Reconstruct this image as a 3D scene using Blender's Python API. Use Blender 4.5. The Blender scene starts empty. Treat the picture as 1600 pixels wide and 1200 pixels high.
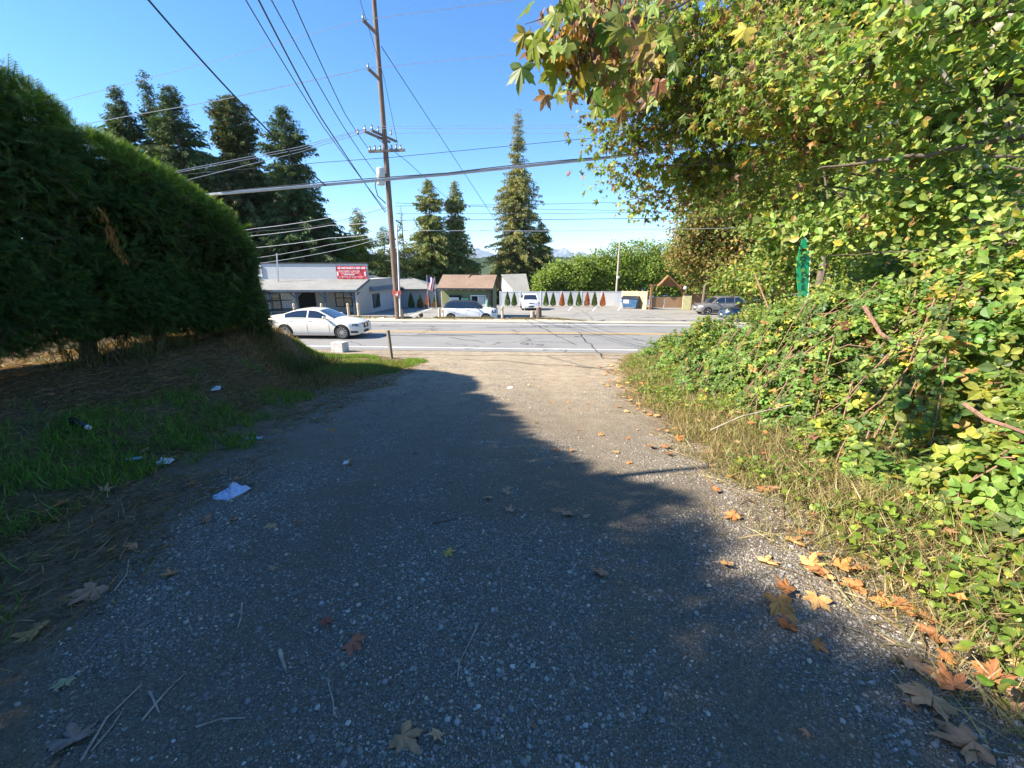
import bpy, bmesh, math, random
import numpy as np
from mathutils import Vector, Matrix
R = math.radians
rng = np.random.default_rng(7)
random.seed(7)
SC = bpy.context.scene
COL = SC.collection

# ------------------------------------------------------------------ camera, sky, sun, exposure
CAMZ = 3.3
PITCH = math.atan(180/640.0)
cam_d = bpy.data.cameras.new('camera'); cam = bpy.data.objects.new('camera', cam_d); COL.objects.link(cam)
cam_d.sensor_width = 36; cam_d.lens = 36*640/1600.0
cam_d.clip_start = 0.05; cam_d.clip_end = 40000
cam.location = (0, 0, CAMZ); cam.rotation_euler = (math.pi/2-PITCH, 0, 0)
SC.camera = cam
SUN_EL = R(38); SUN_AZ = math.atan2(-1, -0.2)          # direction towards the sun, measured from +Y clockwise
w = bpy.data.worlds.new('World'); SC.world = w; w.use_nodes = True
nt = w.node_tree; bg = nt.nodes['Background']
sky = nt.nodes.new('ShaderNodeTexSky'); sky.sky_type = 'NISHITA'; sky.sun_disc = False
sky.sun_elevation = SUN_EL; sky.sun_rotation = SUN_AZ % (2*math.pi)
sky.altitude = 1500; sky.air_density = 1.0; sky.dust_density = 0.0; sky.ozone_density = 4.0
hs_ = nt.nodes.new('ShaderNodeHueSaturation'); hs_.inputs['Saturation'].default_value = 1.2
nt.links.new(sky.outputs[0], hs_.inputs['Color']); nt.links.new(hs_.outputs[0], bg.inputs[0]); bg.inputs[1].default_value = 0.106
sd = bpy.data.lights.new('sun', 'SUN'); sun = bpy.data.objects.new('sun', sd); COL.objects.link(sun)
sd.energy = 5.0; sd.angle = R(0.5); sd.color = (1.0, 0.90, 0.74)
tos = Vector((math.sin(SUN_AZ)*math.cos(SUN_EL), math.cos(SUN_AZ)*math.cos(SUN_EL), math.sin(SUN_EL)))
sun.rotation_euler = tos.to_track_quat('Z', 'Y').to_euler()
SC.view_settings.view_transform = 'Standard'; SC.view_settings.look = 'None'
SC.view_settings.exposure = 1.55; SC.view_settings.gamma = 1.0
SC.cycles.max_bounces = 6; SC.cycles.diffuse_bounces = 3; SC.cycles.glossy_bounces = 2
SC.cycles.transmission_bounces = 4; SC.cycles.transparent_max_bounces = 8; SC.cycles.volume_bounces = 0
SC.cycles.use_denoising = True
SC.cycles.caustics_reflective = False; SC.cycles.caustics_refractive = False

# ------------------------------------------------------------------ survey helpers
CP, SP = math.cos(PITCH), math.sin(PITCH)
def ray(px, py):
    u = (px-800)/640.0; v = (600-py)/640.0
    return u, CP+v*SP, -SP+v*CP
def P(px, py, D):                                      # the point seen at a photo pixel, D metres down the drive
    u, y, z = ray(px, py)
    return Vector((u/y*D, D, CAMZ+z/y*D))
def ss(a, b, x):
    t = np.clip((np.asarray(x, float)-a)/(b-a), 0, 1)
    return t*t*(3-2*t)
_S = np.array([-60, 0, 14, 15.3, 16.6, 27.2, 30.5, 44, 60, 90, 260, 400, 20000.])
_Z = np.array([5.2, 1.70, 0.216, 0.09, 0.0, 0.0, -0.52, -0.98, -1.67, -5, -29, -45, -60.])
def hashn(ix, iy, iz=0):
    h = np.sin(ix*127.1+iy*311.7+iz*74.7)*43758.5453
    return h-np.floor(h)
def vnoise(x, y, z=None):
    x = np.asarray(x, float); y = np.asarray(y, float)
    z = np.zeros_like(x) if z is None else np.asarray(z, float)
    i, j, k = np.floor(x), np.floor(y), np.floor(z)
    fx, fy, fz = x-i, y-j, z-k
    fx = fx*fx*(3-2*fx); fy = fy*fy*(3-2*fy); fz = fz*fz*(3-2*fz)
    r = 0
    for a in (0, 1):
        for b in (0, 1):
            for c in (0, 1):
                r = r + hashn(i+a, j+b, k+c)*(fx if a else 1-fx)*(fy if b else 1-fy)*(fz if c else 1-fz)
    return r
def fbm(x, y, z=None, o=3):
    s = 0; a = 0.5
    for q in range(o):
        s = s+a*vnoise(x*2**q+7*q, y*2**q+3*q, None if z is None else z*2**q)
        a *= 0.5
    return s/(1-0.5**o)
def zg(x, y, rough=False):
    x = np.asarray(x, float); y = np.asarray(y, float)
    s = y+0.065*np.clip(x, -60, 60)
    z = np.interp(s, _S, _Z)
    k1 = -6.3-0.9*ss(7, 13, y); k2 = -3.2-3.4*ss(6, 12.5, y)
    q = np.clip((x-k1)/(k2-k1), 0, 1); B = 1-q*q*(3-2*q)
    E = 1-ss(11.0, 15.0, s)
    z = z+(B*E)*((1.95-0.02*y)-z)*(y > -30)
    z = z+0.35*ss(2.2, 4.5, x)*(1-ss(12.5, 15.5, s))
    z = z+0.16*np.exp(-((s-27.75)/0.3)**2)*ss(-16, -13, x)*(1-ss(2.5, 5, x))
    near = (1-ss(16.0, 16.8, s))
    z = z+near*(fbm(x*0.9, y*0.9)-0.5)*0.10*(1-np.exp(-((x+0.3)/2.6)**4)*1.0)
    z = z+near*(0.02*np.exp(-((x+0.2)/0.5)**2)-0.02*np.exp(-((x-0.9)/0.35)**2)-0.02*np.exp(-((x+1.4)/0.35)**2))
    return z
def G(x, y): return Vector((x, y, float(zg(x, y))))
def hit(px, py, D0=60):                               # ground point seen at a photo pixel
    u, yy, zz = ray(px, py)
    t = 0.6
    while t < D0:
        if CAMZ+zz/yy*t < float(zg(u/yy*t, t)): break
        t += 0.03 if t < 30 else 0.1
    return G(u/yy*t, t)

# ------------------------------------------------------------------ object helpers
def tag(o, label=None, cat=None, group=None, kind=None):
    if label: o['label'] = label
    if cat: o['category'] = cat
    if group: o['group'] = group
    if kind: o['kind'] = kind
    return o
def empty(name, loc=(0, 0, 0), rz=0, label=None, cat=None, group=None):
    o = bpy.data.objects.new(name, None); COL.objects.link(o)
    o.location = loc; o.rotation_euler = (0, 0, rz); o.empty_display_size = 0.2
    return tag(o, label, cat, group)
def npmesh(name, V, loops, starts, totals, mats, smooth=False, col=None, midx=None):
    me = bpy.data.meshes.new(name)
    V = np.asarray(V, np.float32); nv = len(V)
    me.vertices.add(nv); me.vertices.foreach_set('co', V.ravel())
    me.loops.add(len(loops)); me.loops.foreach_set('vertex_index', np.asarray(loops, np.int32))
    me.polygons.add(len(starts)); me.polygons.foreach_set('loop_start', np.asarray(starts, np.int32))
    me.polygons.foreach_set('loop_total', np.asarray(totals, np.int32))
    if midx is not None: me.polygons.foreach_set('material_index', np.asarray(midx, np.int32))
    me.polygons.foreach_set('use_smooth', np.full(len(starts), smooth, bool))
    if col is not None:
        a = me.attributes.new('col', 'FLOAT_COLOR', 'POINT')
        c = np.ones((nv, 4), np.float32); c[:, :3] = col; a.data.foreach_set('color', c.ravel())
    me.update(calc_edges=True)
    for m in (mats if isinstance(mats, (list, tuple)) else [mats]): me.materials.append(m)
    return me
def link(name, me, parent=None, loc=None):
    o = bpy.data.objects.new(name, me); COL.objects.link(o)
    if parent is not None: o.parent = parent
    if loc is not None: o.location = loc
    return o
class MB:
    def __init__(s): s.v = []; s.f = []
    def add(s, vs, fs):
        n = len(s.v); s.v += [tuple(q) for q in vs]; s.f += [tuple(n+i for i in f) for f in fs]; return s
    def box(s, c, d, rz=0, M=None):
        x, y, z = d[0]/2, d[1]/2, d[2]/2
        vs = [Vector((a*x, b*y, e*z)) for a in (-1, 1) for b in (-1, 1) for e in (-1, 1)]
        m = Matrix.Rotation(rz, 3, 'Z') if M is None else M
        vs = [m@q+Vector(c) for q in vs]
        return s.add(vs, [(0, 1, 3, 2), (4, 6, 7, 5), (0, 4, 5, 1), (2, 3, 7, 6), (0, 2, 6, 4), (1, 5, 7, 3)])
    def bar(s, a, b, wx, wy=None):
        a, b = Vector(a), Vector(b); d = b-a
        q = d.to_track_quat('Z', 'Y').to_matrix()
        return s.box((a+b)/2, (wx, wy or wx, d.length), M=q)
    def tube(s, pts, r, n=8, cap=True):
        pts = [Vector(p) for p in pts]; rs = r if isinstance(r, (list, tuple)) else [r]*len(pts)
        base = len(s.v); k = len(pts); up = None
        for i, p in enumerate(pts):
            d = (pts[min(i+1, k-1)]-pts[max(i-1, 0)]).normalized()
            if up is None:
                up = Vector((0, 0, 1)) if abs(d.z) < 0.9 else Vector((1, 0, 0))
            e1 = up.cross(d).normalized(); e2 = d.cross(e1); up = e2
            for j in range(n):
                t = 2*math.pi*j/n
                s.v.append(tuple(p+(e1*math.cos(t)+e2*math.sin(t))*rs[i]))
        for i in range(k-1):
            for j in range(n):
                a = base+i*n+j; b = base+i*n+(j+1) % n
                s.f.append((a, b, b+n, a+n))
        if cap:
            s.f.append(tuple(base+j for j in range(n))[::-1]); s.f.append(tuple(base+(k-1)*n+j for j in range(n)))
        return s
    def prism(s, poly, axis, a, b):                    # polygon (2D) swept along an axis
        def p3(q, t): return {'x': (t, q[0], q[1]), 'y': (q[0], t, q[1]), 'z': (q[0], q[1], t)}[axis]
        n = len(poly)
        vs = [p3(q, a) for q in poly]+[p3(q, b) for q in poly]
        return s.add(vs, [tuple(range(n))[::-1], tuple(range(n, 2*n))]+[(i, (i+1) % n, n+(i+1) % n, n+i) for i in range(n)])
    def sphere(s, c, r, n=10, sc=(1, 1, 1)):
        m = n//2; base = len(s.v)
        for i in range(m+1):
            for j in range(n):
                a = math.pi*i/m; t = 2*math.pi*j/n
                s.v.append((c[0]+r*sc[0]*math.sin(a)*math.cos(t), c[1]+r*sc[1]*math.sin(a)*math.sin(t), c[2]+r*sc[2]*math.cos(a)))
        for i in range(m):
            for j in range(n):
                s.f.append((base+i*n+j, base+(i+1)*n+j, base+(i+1)*n+(j+1) % n, base+i*n+(j+1) % n))
        return s
    def build(s, name, m, parent=None, smooth=False, bevel=0, auto=None):
        me = bpy.data.meshes.new(name); me.from_pydata(s.v, [], s.f)
        bm = bmesh.new(); bm.from_mesh(me); bmesh.ops.recalc_face_normals(bm, faces=bm.faces)
        if bevel: bmesh.ops.bevel(bm, geom=list(bm.edges), offset=bevel, segments=2, affect='EDGES', profile=0.7)
        bm.to_mesh(me); bm.free()
        for q in (m if isinstance(m, (list, tuple)) else [m]): me.materials.append(q)
        if smooth:
            me.polygons.foreach_set('use_smooth', [True]*len(me.polygons))
            me.set_sharp_from_angle(angle=R(auto or 35))
        return link(name, me, parent)

# ------------------------------------------------------------------ materials
def newmat(name):
    m = bpy.data.materials.new(name); m.use_nodes = True
    return m, m.node_tree, m.node_tree.nodes['Principled BSDF']
def N(nt, t, **k):
    n = nt.nodes.new(t)
    for a, b in k.items(): setattr(n, a, b)
    return n
def noise(nt, scale, detail=4, rough=0.6, vec=None):
    n = N(nt, 'ShaderNodeTexNoise'); n.inputs['Scale'].default_value = scale
    n.inputs['Detail'].default_value = detail; n.inputs['Roughness'].default_value = rough
    if vec is None:
        g = N(nt, 'ShaderNodeNewGeometry'); vec = g.outputs['Position']
    nt.links.new(vec, n.inputs['Vector']); return n.outputs['Fac']
def ramp(nt, fac, stops):
    r = N(nt, 'ShaderNodeValToRGB'); e = r.color_ramp.elements
    while len(e) < len(stops): e.new(0.5)
    for q, (p, c) in zip(e, stops):
        q.position = p; q.color = (*c, 1) if isinstance(c, (tuple, list)) else (c, c, c, 1)
    nt.links.new(fac, r.inputs[0]); return r.outputs[0]
def mix(nt, a, b, fac, mode='MIX'):
    m = N(nt, 'ShaderNodeMix', data_type='RGBA', blend_type=mode)
    for s, v in ((0, fac), (6, a), (7, b)):
        if hasattr(v, 'is_linked'): nt.links.new(v, m.inputs[s])
        elif s == 0: m.inputs[0].default_value = v
        else: m.inputs[s].default_value = (*v, 1)
    return m.outputs[2]
def math_(nt, op, a, b=0.0, c=None):
    m = N(nt, 'ShaderNodeMath', operation=op)
    for i, v in enumerate((a, b) if c is None else (a, b, c)):
        if hasattr(v, 'is_linked'): nt.links.new(v, m.inputs[i])
        else: m.inputs[i].default_value = v
    return m.outputs[0]
def bump(nt, bs, h, strength=0.3, dist=0.02):
    b = N(nt, 'ShaderNodeBump'); b.inputs['Strength'].default_value = strength; b.inputs['Distance'].default_value = dist
    nt.links.new(h, b.inputs['Height']); nt.links.new(b.outputs[0], bs.inputs['Normal'])
def simple(name, c, rough=0.6, metal=0, var=0.15, scale=3.0, fine=None, bmp=0, coat=0):
    m, nt, bs = newmat(name)
    dark = tuple(q*(1-var) for q in c); lite = tuple(min(1, q*(1+var)) for q in c)
    f = noise(nt, scale, 5, 0.65)
    nt.links.new(ramp(nt, f, [(0.3, dark), (0.7, lite)]), bs.inputs['Base Color'])
    bs.inputs['Roughness'].default_value = rough; bs.inputs['Metallic'].default_value = metal
    if coat: bs.inputs['Coat Weight'].default_value = coat; bs.inputs['Coat Roughness'].default_value = 0.05
    if bmp: bump(nt, bs, noise(nt, fine or scale*8, 4), bmp, 0.01)
    return m
def leafmat(name, transl=0.35, rough=0.45, spec=0.4, veins=False):
    m, nt, bs = newmat(name)
    at = N(nt, 'ShaderNodeAttribute', attribute_name='col')
    f = noise(nt, 25, 3)
    c = mix(nt, at.outputs['Color'], mix(nt, at.outputs['Color'], (0.62, 0.62, 0.55), 1.0, 'MULTIPLY'), ramp(nt, f, [(0.4, 0.0), (0.65, 0.8)]))
    nt.links.new(c, bs.inputs['Base Color']); bs.inputs['Roughness'].default_value = rough
    bs.inputs['Specular IOR Level'].default_value = spec
    tr = N(nt, 'ShaderNodeBsdfTranslucent'); nt.links.new(mix(nt, c, (1.0, 1.0, 0.45), 1.0, 'MULTIPLY'), tr.inputs[0])
    mx = N(nt, 'ShaderNodeMixShader'); mx.inputs[0].default_value = transl
    nt.links.new(bs.outputs[0], mx.inputs[1]); nt.links.new(tr.outputs[0], mx.inputs[2])
    nt.links.new(mx.outputs[0], nt.nodes['Material Output'].inputs[0])
    return m
def barkmat(name, c, scale=6):
    m, nt, bs = newmat(name)
    g = N(nt, 'ShaderNodeNewGeometry'); mp = N(nt, 'ShaderNodeMapping'); mp.inputs['Scale'].default_value = (1, 1, 0.15)
    nt.links.new(g.outputs['Position'], mp.inputs['Vector'])
    f = noise(nt, scale*3, 6, 0.7, mp.outputs[0])
    nt.links.new(ramp(nt, f, [(0.3, tuple(q*0.45 for q in c)), (0.55, c), (0.8, tuple(min(1, q*1.5) for q in c))]), bs.inputs['Base Color'])
    bs.inputs['Roughness'].default_value = 0.85; bump(nt, bs, f, 0.6, 0.02)
    return m
M = {}
M['leaf'] = leafmat('broad leaf', 0.5)
M['needle'] = leafmat('needle spray', 0.32, 0.6, 0.25)
M['grass'] = leafmat('grass blade', 0.35, 0.55, 0.25)
M['litter'] = leafmat('fallen leaf', 0.15, 0.7, 0.2)
M['bark'] = barkmat('grey brown bark', (0.16, 0.12, 0.09))
M['palebark'] = barkmat('pale bark', (0.42, 0.35, 0.28))
M['cane'] = barkmat('bramble cane', (0.30, 0.17, 0.12), 20)
M['polewood'] = barkmat('weathered pole wood', (0.19, 0.128, 0.095), 5)
M['white'] = simple('white paint', (0.78, 0.78, 0.76), 0.5, var=0.06)
M['cream'] = simple('cream paint', (0.62, 0.60, 0.55), 0.6, var=0.08)
M['dark'] = simple('dark trim', (0.03, 0.032, 0.035), 0.5)
M['black'] = simple('black rubber', (0.02, 0.02, 0.02), 0.75)
M['metal'] = simple('galvanised metal', (0.45, 0.47, 0.48), 0.4, 0.6)
M['wire'] = simple('wire jacket', (0.04, 0.045, 0.055), 0.6)
M['palewire'] = simple('weathered aluminium wire', (0.50, 0.50, 0.52), 0.5, 0.2)
M['red'] = simple('red vinyl', (0.70, 0.07, 0.08), 0.5, var=0.1)
# ------------------------------------------------------------------ setting: ground, drive, road, lot, water, hills
def grid(name, xs, ys, zf, m, smooth=True, kind='structure'):
    X, Y = np.meshgrid(xs, ys); Z = zf(X, Y)
    V = np.stack([X, Y, Z], -1).reshape(-1, 3); nx, ny = X.shape[1], X.shape[0]
    i = (np.arange(ny-1)[:, None]*nx+np.arange(nx-1)[None]).ravel()
    L = np.stack([i, i+1, i+nx+1, i+nx], 1).ravel(); n = len(i)
    return tag(link(name, npmesh(name, V, L, np.arange(n)*4, np.full(n, 4), m, smooth)), kind=kind)
def soil_mat():
    m, nt, bs = newmat('soil and litter')
    a = noise(nt, 1.3, 5, 0.65); b = noise(nt, 14, 5, 0.7); c = noise(nt, 90, 4, 0.7)
    base = ramp(nt, b, [(0.30, (0.07, 0.046, 0.027)), (0.5, (0.19, 0.125, 0.068)), (0.72, (0.33, 0.235, 0.13))])
    green = ramp(nt, c, [(0.3, (0.03, 0.045, 0.015)), (0.7, (0.09, 0.12, 0.035))])
    nt.links.new(mix(nt, base, green, ramp(nt, a, [(0.48, 0.0), (0.6, 0.65)])), bs.inputs['Base Color'])
    bs.inputs['Roughness'].default_value = 0.95; bs.inputs['Specular IOR Level'].default_value = 0.15
    bump(nt, bs, math_(nt, 'ADD', b, c), 0.8, 0.04); return m
def gravel_mat():
    m, nt, bs = newmat('compacted gravel')
    g = N(nt, 'ShaderNodeNewGeometry').outputs['Position']
    def cells(sc, f='F1'):
        v = N(nt, 'ShaderNodeTexVoronoi', feature=f); v.inputs['Scale'].default_value = sc
        nt.links.new(g, v.inputs['Vector']); return v
    v1 = cells(75); v2 = cells(34); v3 = cells(160)
    big = noise(nt, 0.7, 4, 0.6); fine = noise(nt, 60, 5, 0.7); mid = noise(nt, 4, 4, 0.6)
    dust = ramp(nt, fine, [(0.3, (0.080, 0.064, 0.046)), (0.7, (0.195, 0.158, 0.112))])
    def stones(v, amt):
        sp = N(nt, 'ShaderNodeSeparateColor'); nt.links.new(v.outputs['Color'], sp.inputs[0])
        c = ramp(nt, sp.outputs[0], [(0.0, (0.10, 0.09, 0.08)), (0.5, (0.20, 0.18, 0.155)), (0.8, (0.30, 0.27, 0.235)), (1.0, (0.44, 0.40, 0.35))])
        edge = ramp(nt, v.outputs['Distance'], [(0.25, 1.0), (0.5, 0.0)])
        has = ramp(nt, sp.outputs[1], [(0.5-amt, 0.0), (0.55-amt, 1.0)])
        return c, math_(nt, 'MULTIPLY', edge, has)
    c1, m1 = stones(v1, 0.25); c2, m2 = stones(v2, -0.05); c3, m3 = stones(v3, 0.4)
    loose = ramp(nt, math_(nt, 'ADD', math_(nt, 'MULTIPLY', mid, 0.5), math_(nt, 'MULTIPLY', big, 0.5)), [(0.38, 0.35), (0.62, 1.0)])
    col = mix(nt, dust, c3, math_(nt, 'MULTIPLY', m3, 0.8)); col = mix(nt, col, c1, math_(nt, 'MULTIPLY', m1, loose)); col = mix(nt, col, c2, math_(nt, 'MULTIPLY', m2, loose))
    # worn tyre tracks are dustier; brown dirt at both sides
    sx = N(nt, 'ShaderNodeSeparateXYZ'); nt.links.new(g, sx.inputs[0])
    wob = math_(nt, 'MULTIPLY', math_(nt, 'SUBTRACT', noise(nt, 2.2, 5, 0.65), 0.5), 1.8)
    xx = math_(nt, 'ADD', sx.outputs[0], wob)
    edge = math_(nt, 'MULTIPLY_ADD', math_(nt, 'MINIMUM', sx.outputs[1], 4.0), -0.46, -1.25)
    left = ramp(nt, math_(nt, 'SUBTRACT', edge, xx), [(0.0, 0.0), (0.45, 1.0)])
    right = ramp(nt, math_(nt, 'MULTIPLY_ADD', xx, 0.5, -0.88), [(0.0, 0.0), (0.4, 1.0)])
    side = math_(nt, 'MAXIMUM', left, right)
    dirt = ramp(nt, noise(nt, 16, 5, 0.7), [(0.3, (0.07, 0.048, 0.03)), (0.6, (0.20, 0.138, 0.08)), (0.8, (0.32, 0.23, 0.135))])
    far = ramp(nt, math_(nt, 'MULTIPLY', sx.outputs[1], 0.05), [(0.14, 0.0), (0.5, 0.85)])   # sandier gravel near the road, the sunlit strip's paleness mixed into its colour
    col = mix(nt, col, ramp(nt, mid, [(0.35, (0.38, 0.30, 0.205)), (0.65, (0.55, 0.455, 0.33))]), math_(nt, 'MULTIPLY', far, ramp(nt, fine, [(0.3, 1.0), (0.75, 0.45)])))
    col = mix(nt, col, dirt, math_(nt, 'MULTIPLY', side, math_(nt, 'SUBTRACT', 1.0, far)))
    nt.links.new(col, bs.inputs['Base Color'])
    bs.inputs['Roughness'].default_value = 0.88; bs.inputs['Specular IOR Level'].default_value = 0.25
    h = math_(nt, 'ADD', math_(nt, 'MULTIPLY', m1, 0.6), math_(nt, 'ADD', m2, math_(nt, 'MULTIPLY', fine, 0.7)))
    bump(nt, bs, h, 0.75, 0.018); return m
def asphalt_mat(name, lo, hi, cracks=0.5, sc=0.45):
    m, nt, bs = newmat(name)
    g = N(nt, 'ShaderNodeNewGeometry').outputs['Position']
    f = noise(nt, 120, 3, 0.7); b = noise(nt, 0.5, 5, 0.6)
    mp = N(nt, 'ShaderNodeMapping'); mp.inputs['Scale'].default_value = (0.15, 1.2, 1); nt.links.new(g, mp.inputs['Vector'])
    streak = noise(nt, 1.2, 5, 0.6, mp.outputs[0])
    col = ramp(nt, math_(nt, 'ADD', math_(nt, 'MULTIPLY', f, 0.4), math_(nt, 'ADD', math_(nt, 'MULTIPLY', b, 0.3), math_(nt, 'MULTIPLY', streak, 0.3))), [(0.36, lo), (0.64, hi)])
    dv = N(nt, 'ShaderNodeVectorMath', operation='ADD'); nn = N(nt, 'ShaderNodeTexNoise'); nn.inputs['Scale'].default_value = 1.6; nn.inputs['Detail'].default_value = 5
    nt.links.new(g, nn.inputs['Vector']); sc_ = N(nt, 'ShaderNodeVectorMath', operation='SCALE'); sc_.inputs['Scale'].default_value = 1.6
    nt.links.new(nn.outputs['Color'], sc_.inputs[0]); nt.links.new(g, dv.inputs[0]); nt.links.new(sc_.outputs[0], dv.inputs[1])
    v = N(nt, 'ShaderNodeTexVoronoi', feature='DISTANCE_TO_EDGE'); v.inputs['Scale'].default_value = sc; nt.links.new(dv.outputs[0], v.inputs['Vector'])
    cr = ramp(nt, v.outputs['Distance'], [(0.006, 1.0), (0.016, 0.0)])
    cr = math_(nt, 'MULTIPLY', cr, ramp(nt, noise(nt, 0.35, 2), [(0.45, 0.0), (0.55, cracks)]))
    nt.links.new(mix(nt, col, (0.03, 0.03, 0.03), cr), bs.inputs['Base Color'])
    bs.inputs['Roughness'].default_value = 0.85; bump(nt, bs, f, 0.4, 0.006); return m
MS = soil_mat(); MG = gravel_mat()
def nonuni(*seg):
    out = []
    for a, b, st in seg: out += list(np.arange(a, b-1e-6, st))
    return np.array(out+[seg[-1][1]])
xs = nonuni((-9000, -1000, 1000), (-1000, -100, 60), (-100, -20, 4), (-20, -9, 0.5), (-9, -2.5, 0.12), (-2.5, 2, 0.3), (2, 8, 0.25), (8, 20, 1), (20, 100, 4), (100, 1000, 60), (1000, 9000, 1000))
ys = nonuni((-40, -3, 1.5), (-3, 18, 0.14), (18, 26.5, 0.8), (26.5, 31, 0.15), (31, 62, 1), (62, 260, 8), (260, 1000, 60), (1000, 12000, 600))
grid('ground', xs, ys, lambda x, y: zg(x, y)-0.02*(x > -2.2)*(x < 1.7)*(y < 17), MS)
def strip(name, x0, x1, s0, s1, lift, m, nx=80, ny=20, wob=0.0):
    """a sheet following the road: s = y + 0.065 x"""
    X, T = np.meshgrid(np.linspace(x0, x1, nx), np.linspace(0, 1, ny))
    e0 = s0+wob*(fbm(X*0.7, X*0+3)-0.5); e1 = s1+wob*(fbm(X*0.8, X*0+9)-0.5)
    Y = e0+(e1-e0)*T-0.065*np.clip(X, -60, 60)
    Z = zg(X, Y)+lift
    V = np.stack([X, Y, Z], -1).reshape(-1, 3)
    i = (np.arange(ny-1)[:, None]*nx+np.arange(nx-1)[None]).ravel(); n = len(i)
    L = np.stack([i, i+1, i+nx+1, i+nx], 1).ravel()
    return tag(link(name, npmesh(name, V, L, np.arange(n)*4, np.full(n, 4), m, True)), kind='structure')
# driveway, following the ground, flaring into the apron
def dl(y): return np.interp(y, [-12, 0, 3, 6, 9, 12, 13.5, 15, 16.6], [-3.2, -3.2, -3.4, -3.9, -4.1, -3.3, -3.0, -5.5, -14])
def dr(y): return np.interp(y, [-12, 0, 3.5, 8, 12, 14, 15.2, 16.6], [2.9, 2.9, 2.9, 3.4, 4.1, 5.0, 7, 16])
ny, nx = 260, 90
T, Yd = np.meshgrid(np.linspace(0, 1, nx), np.concatenate([np.linspace(-12, -1, 20), np.linspace(-0.9, 16.9, ny-20)]))
Xd = dl(Yd)+(dr(Yd)-dl(Yd))*T; Yd2 = Yd-0.065*Xd*ss(10, 16, Yd)
i = (np.arange(ny-1)[:, None]*nx+np.arange(nx-1)[None]).ravel()
tag(link('driveway', npmesh('driveway', np.stack([Xd, Yd2, zg(Xd, Yd2)+0.012], -1).reshape(-1, 3), np.stack([i, i+1, i+nx+1, i+nx], 1).ravel(), np.arange(len(i))*4, np.full(len(i), 4), MG, True)), kind='structure')
MA = asphalt_mat('old road asphalt', (0.17, 0.17, 0.17), (0.255, 0.25, 0.24), 0.9, 0.25)
ML = asphalt_mat('parking lot asphalt', (0.21, 0.20, 0.185), (0.32, 0.305, 0.27), 0.9, 0.3)
MSH = asphalt_mat('sandy shoulder', (0.36, 0.31, 0.24), (0.50, 0.45, 0.36), 0.0)
strip('road', -70, 60, 16.55, 26.4, 0.022, MA, 200, 30, 0.12)
strip('road_shoulder', -70, 60, 26.3, 27.55, 0.030, MSH, 200, 6, 0.25)
strip('parking_lot', -60, 45, 28.3, 60, 0.03, ML, 180, 70, 0.3)
def paint_mat(name, c):
    m, nt, bs = newmat(name)
    f = noise(nt, 9, 6, 0.75)
    nt.links.new(mix(nt, c, (0.2, 0.2, 0.19), ramp(nt, f, [(0.5, 0.0), (0.72, 0.8)])), bs.inputs['Base Color']); bs.inputs['Roughness'].default_value = 0.7
    return m
PW = paint_mat('white road paint', (0.72, 0.72, 0.70)); PY = paint_mat('yellow road paint', (0.62, 0.38, 0.09))
strip('edge_line', -70, 60, 17.15, 17.29, 0.030, PW, 200, 2)
strip('edge_line', -70, 60, 25.2, 25.36, 0.030, PW, 200, 2)
strip('centre_line', -70, 60, 21.55, 21.68, 0.030, PY, 200, 2)
strip('centre_line', -70, 60, 21.84, 21.97, 0.030, PY, 200, 2)
TAR = simple('crack sealing tar', (0.035, 0.035, 0.037), 0.6)
def ribbon(name, pts, wd, m, lift=0.034, wig=0.12, seg=40):
    pts = [np.array(p, float) for p in pts]; V = []
    for q in range(seg+1):
        t = q/seg*(len(pts)-1); k = min(int(t), len(pts)-2); p = pts[k]+(pts[k+1]-pts[k])*(t-k)
        d = pts[k+1]-pts[k]; d = d/np.linalg.norm(d); n_ = np.array([-d[1], d[0]])
        p = p+n_*(float(vnoise(p[0]*1.7, p[1]*1.7))-0.5)*2*wig; ww = wd*(0.5+float(vnoise(p[0]*4, p[1]*4+9)))
        for sgn in (-1, 1):
            x, y = p+n_*sgn*ww/2; V.append((x, y, float(zg(x, y))+lift))
    i = np.arange(seg)*2
    return tag(link(name, npmesh(name, V, np.stack([i, i+1, i+3, i+2], 1).ravel(), np.arange(seg)*4, np.full(seg, 4), m)), kind='structure')
for a, b, wd in (((600, 525), (740, 526), .09), ((650, 523.5), (1000, 524), .07), ((760, 512), (900, 512), .07), ((580, 510), (720, 511), .06), ((620, 515), (690, 515), .05), ((890, 512), (1030, 511), .05), ((700, 528), (760, 536), .05), ((820, 500), (900, 540), .05), ((700, 506), (1040, 506.5), .04)):
    p, q = hit(*a), hit(*b); ribbon('road_crack', [p.xy, q.xy], wd, TAR)
p, q = hit(905, 520), hit(990, 572); ribbon('road_crack', [p.xy, q.xy], .05, TAR)
ribbon('road_crack', [hit(720, 561).xy, hit(960, 573).xy], .05, TAR)
ribbon('lot_crack', [hit(830, 495).xy, hit(945, 494).xy], .12, TAR); ribbon('lot_crack', [hit(990, 494).xy, hit(1100, 490).xy], .10, TAR)
for px in (894, 932, 971): 
    a, b = hit(px-6, 486), hit(px, 479); ribbon('parking_stripe', [a.xy, b.xy], .13, PW, wig=0, seg=6)
ribbon('parking_stripe', [hit(640, 495).xy, hit(676, 482).xy], .16, PW, wig=0, seg=6)
ribbon('parking_stripe', [hit(560, 497.5).xy, hit(600, 497).xy], .12, PW, wig=0, seg=6)

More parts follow.
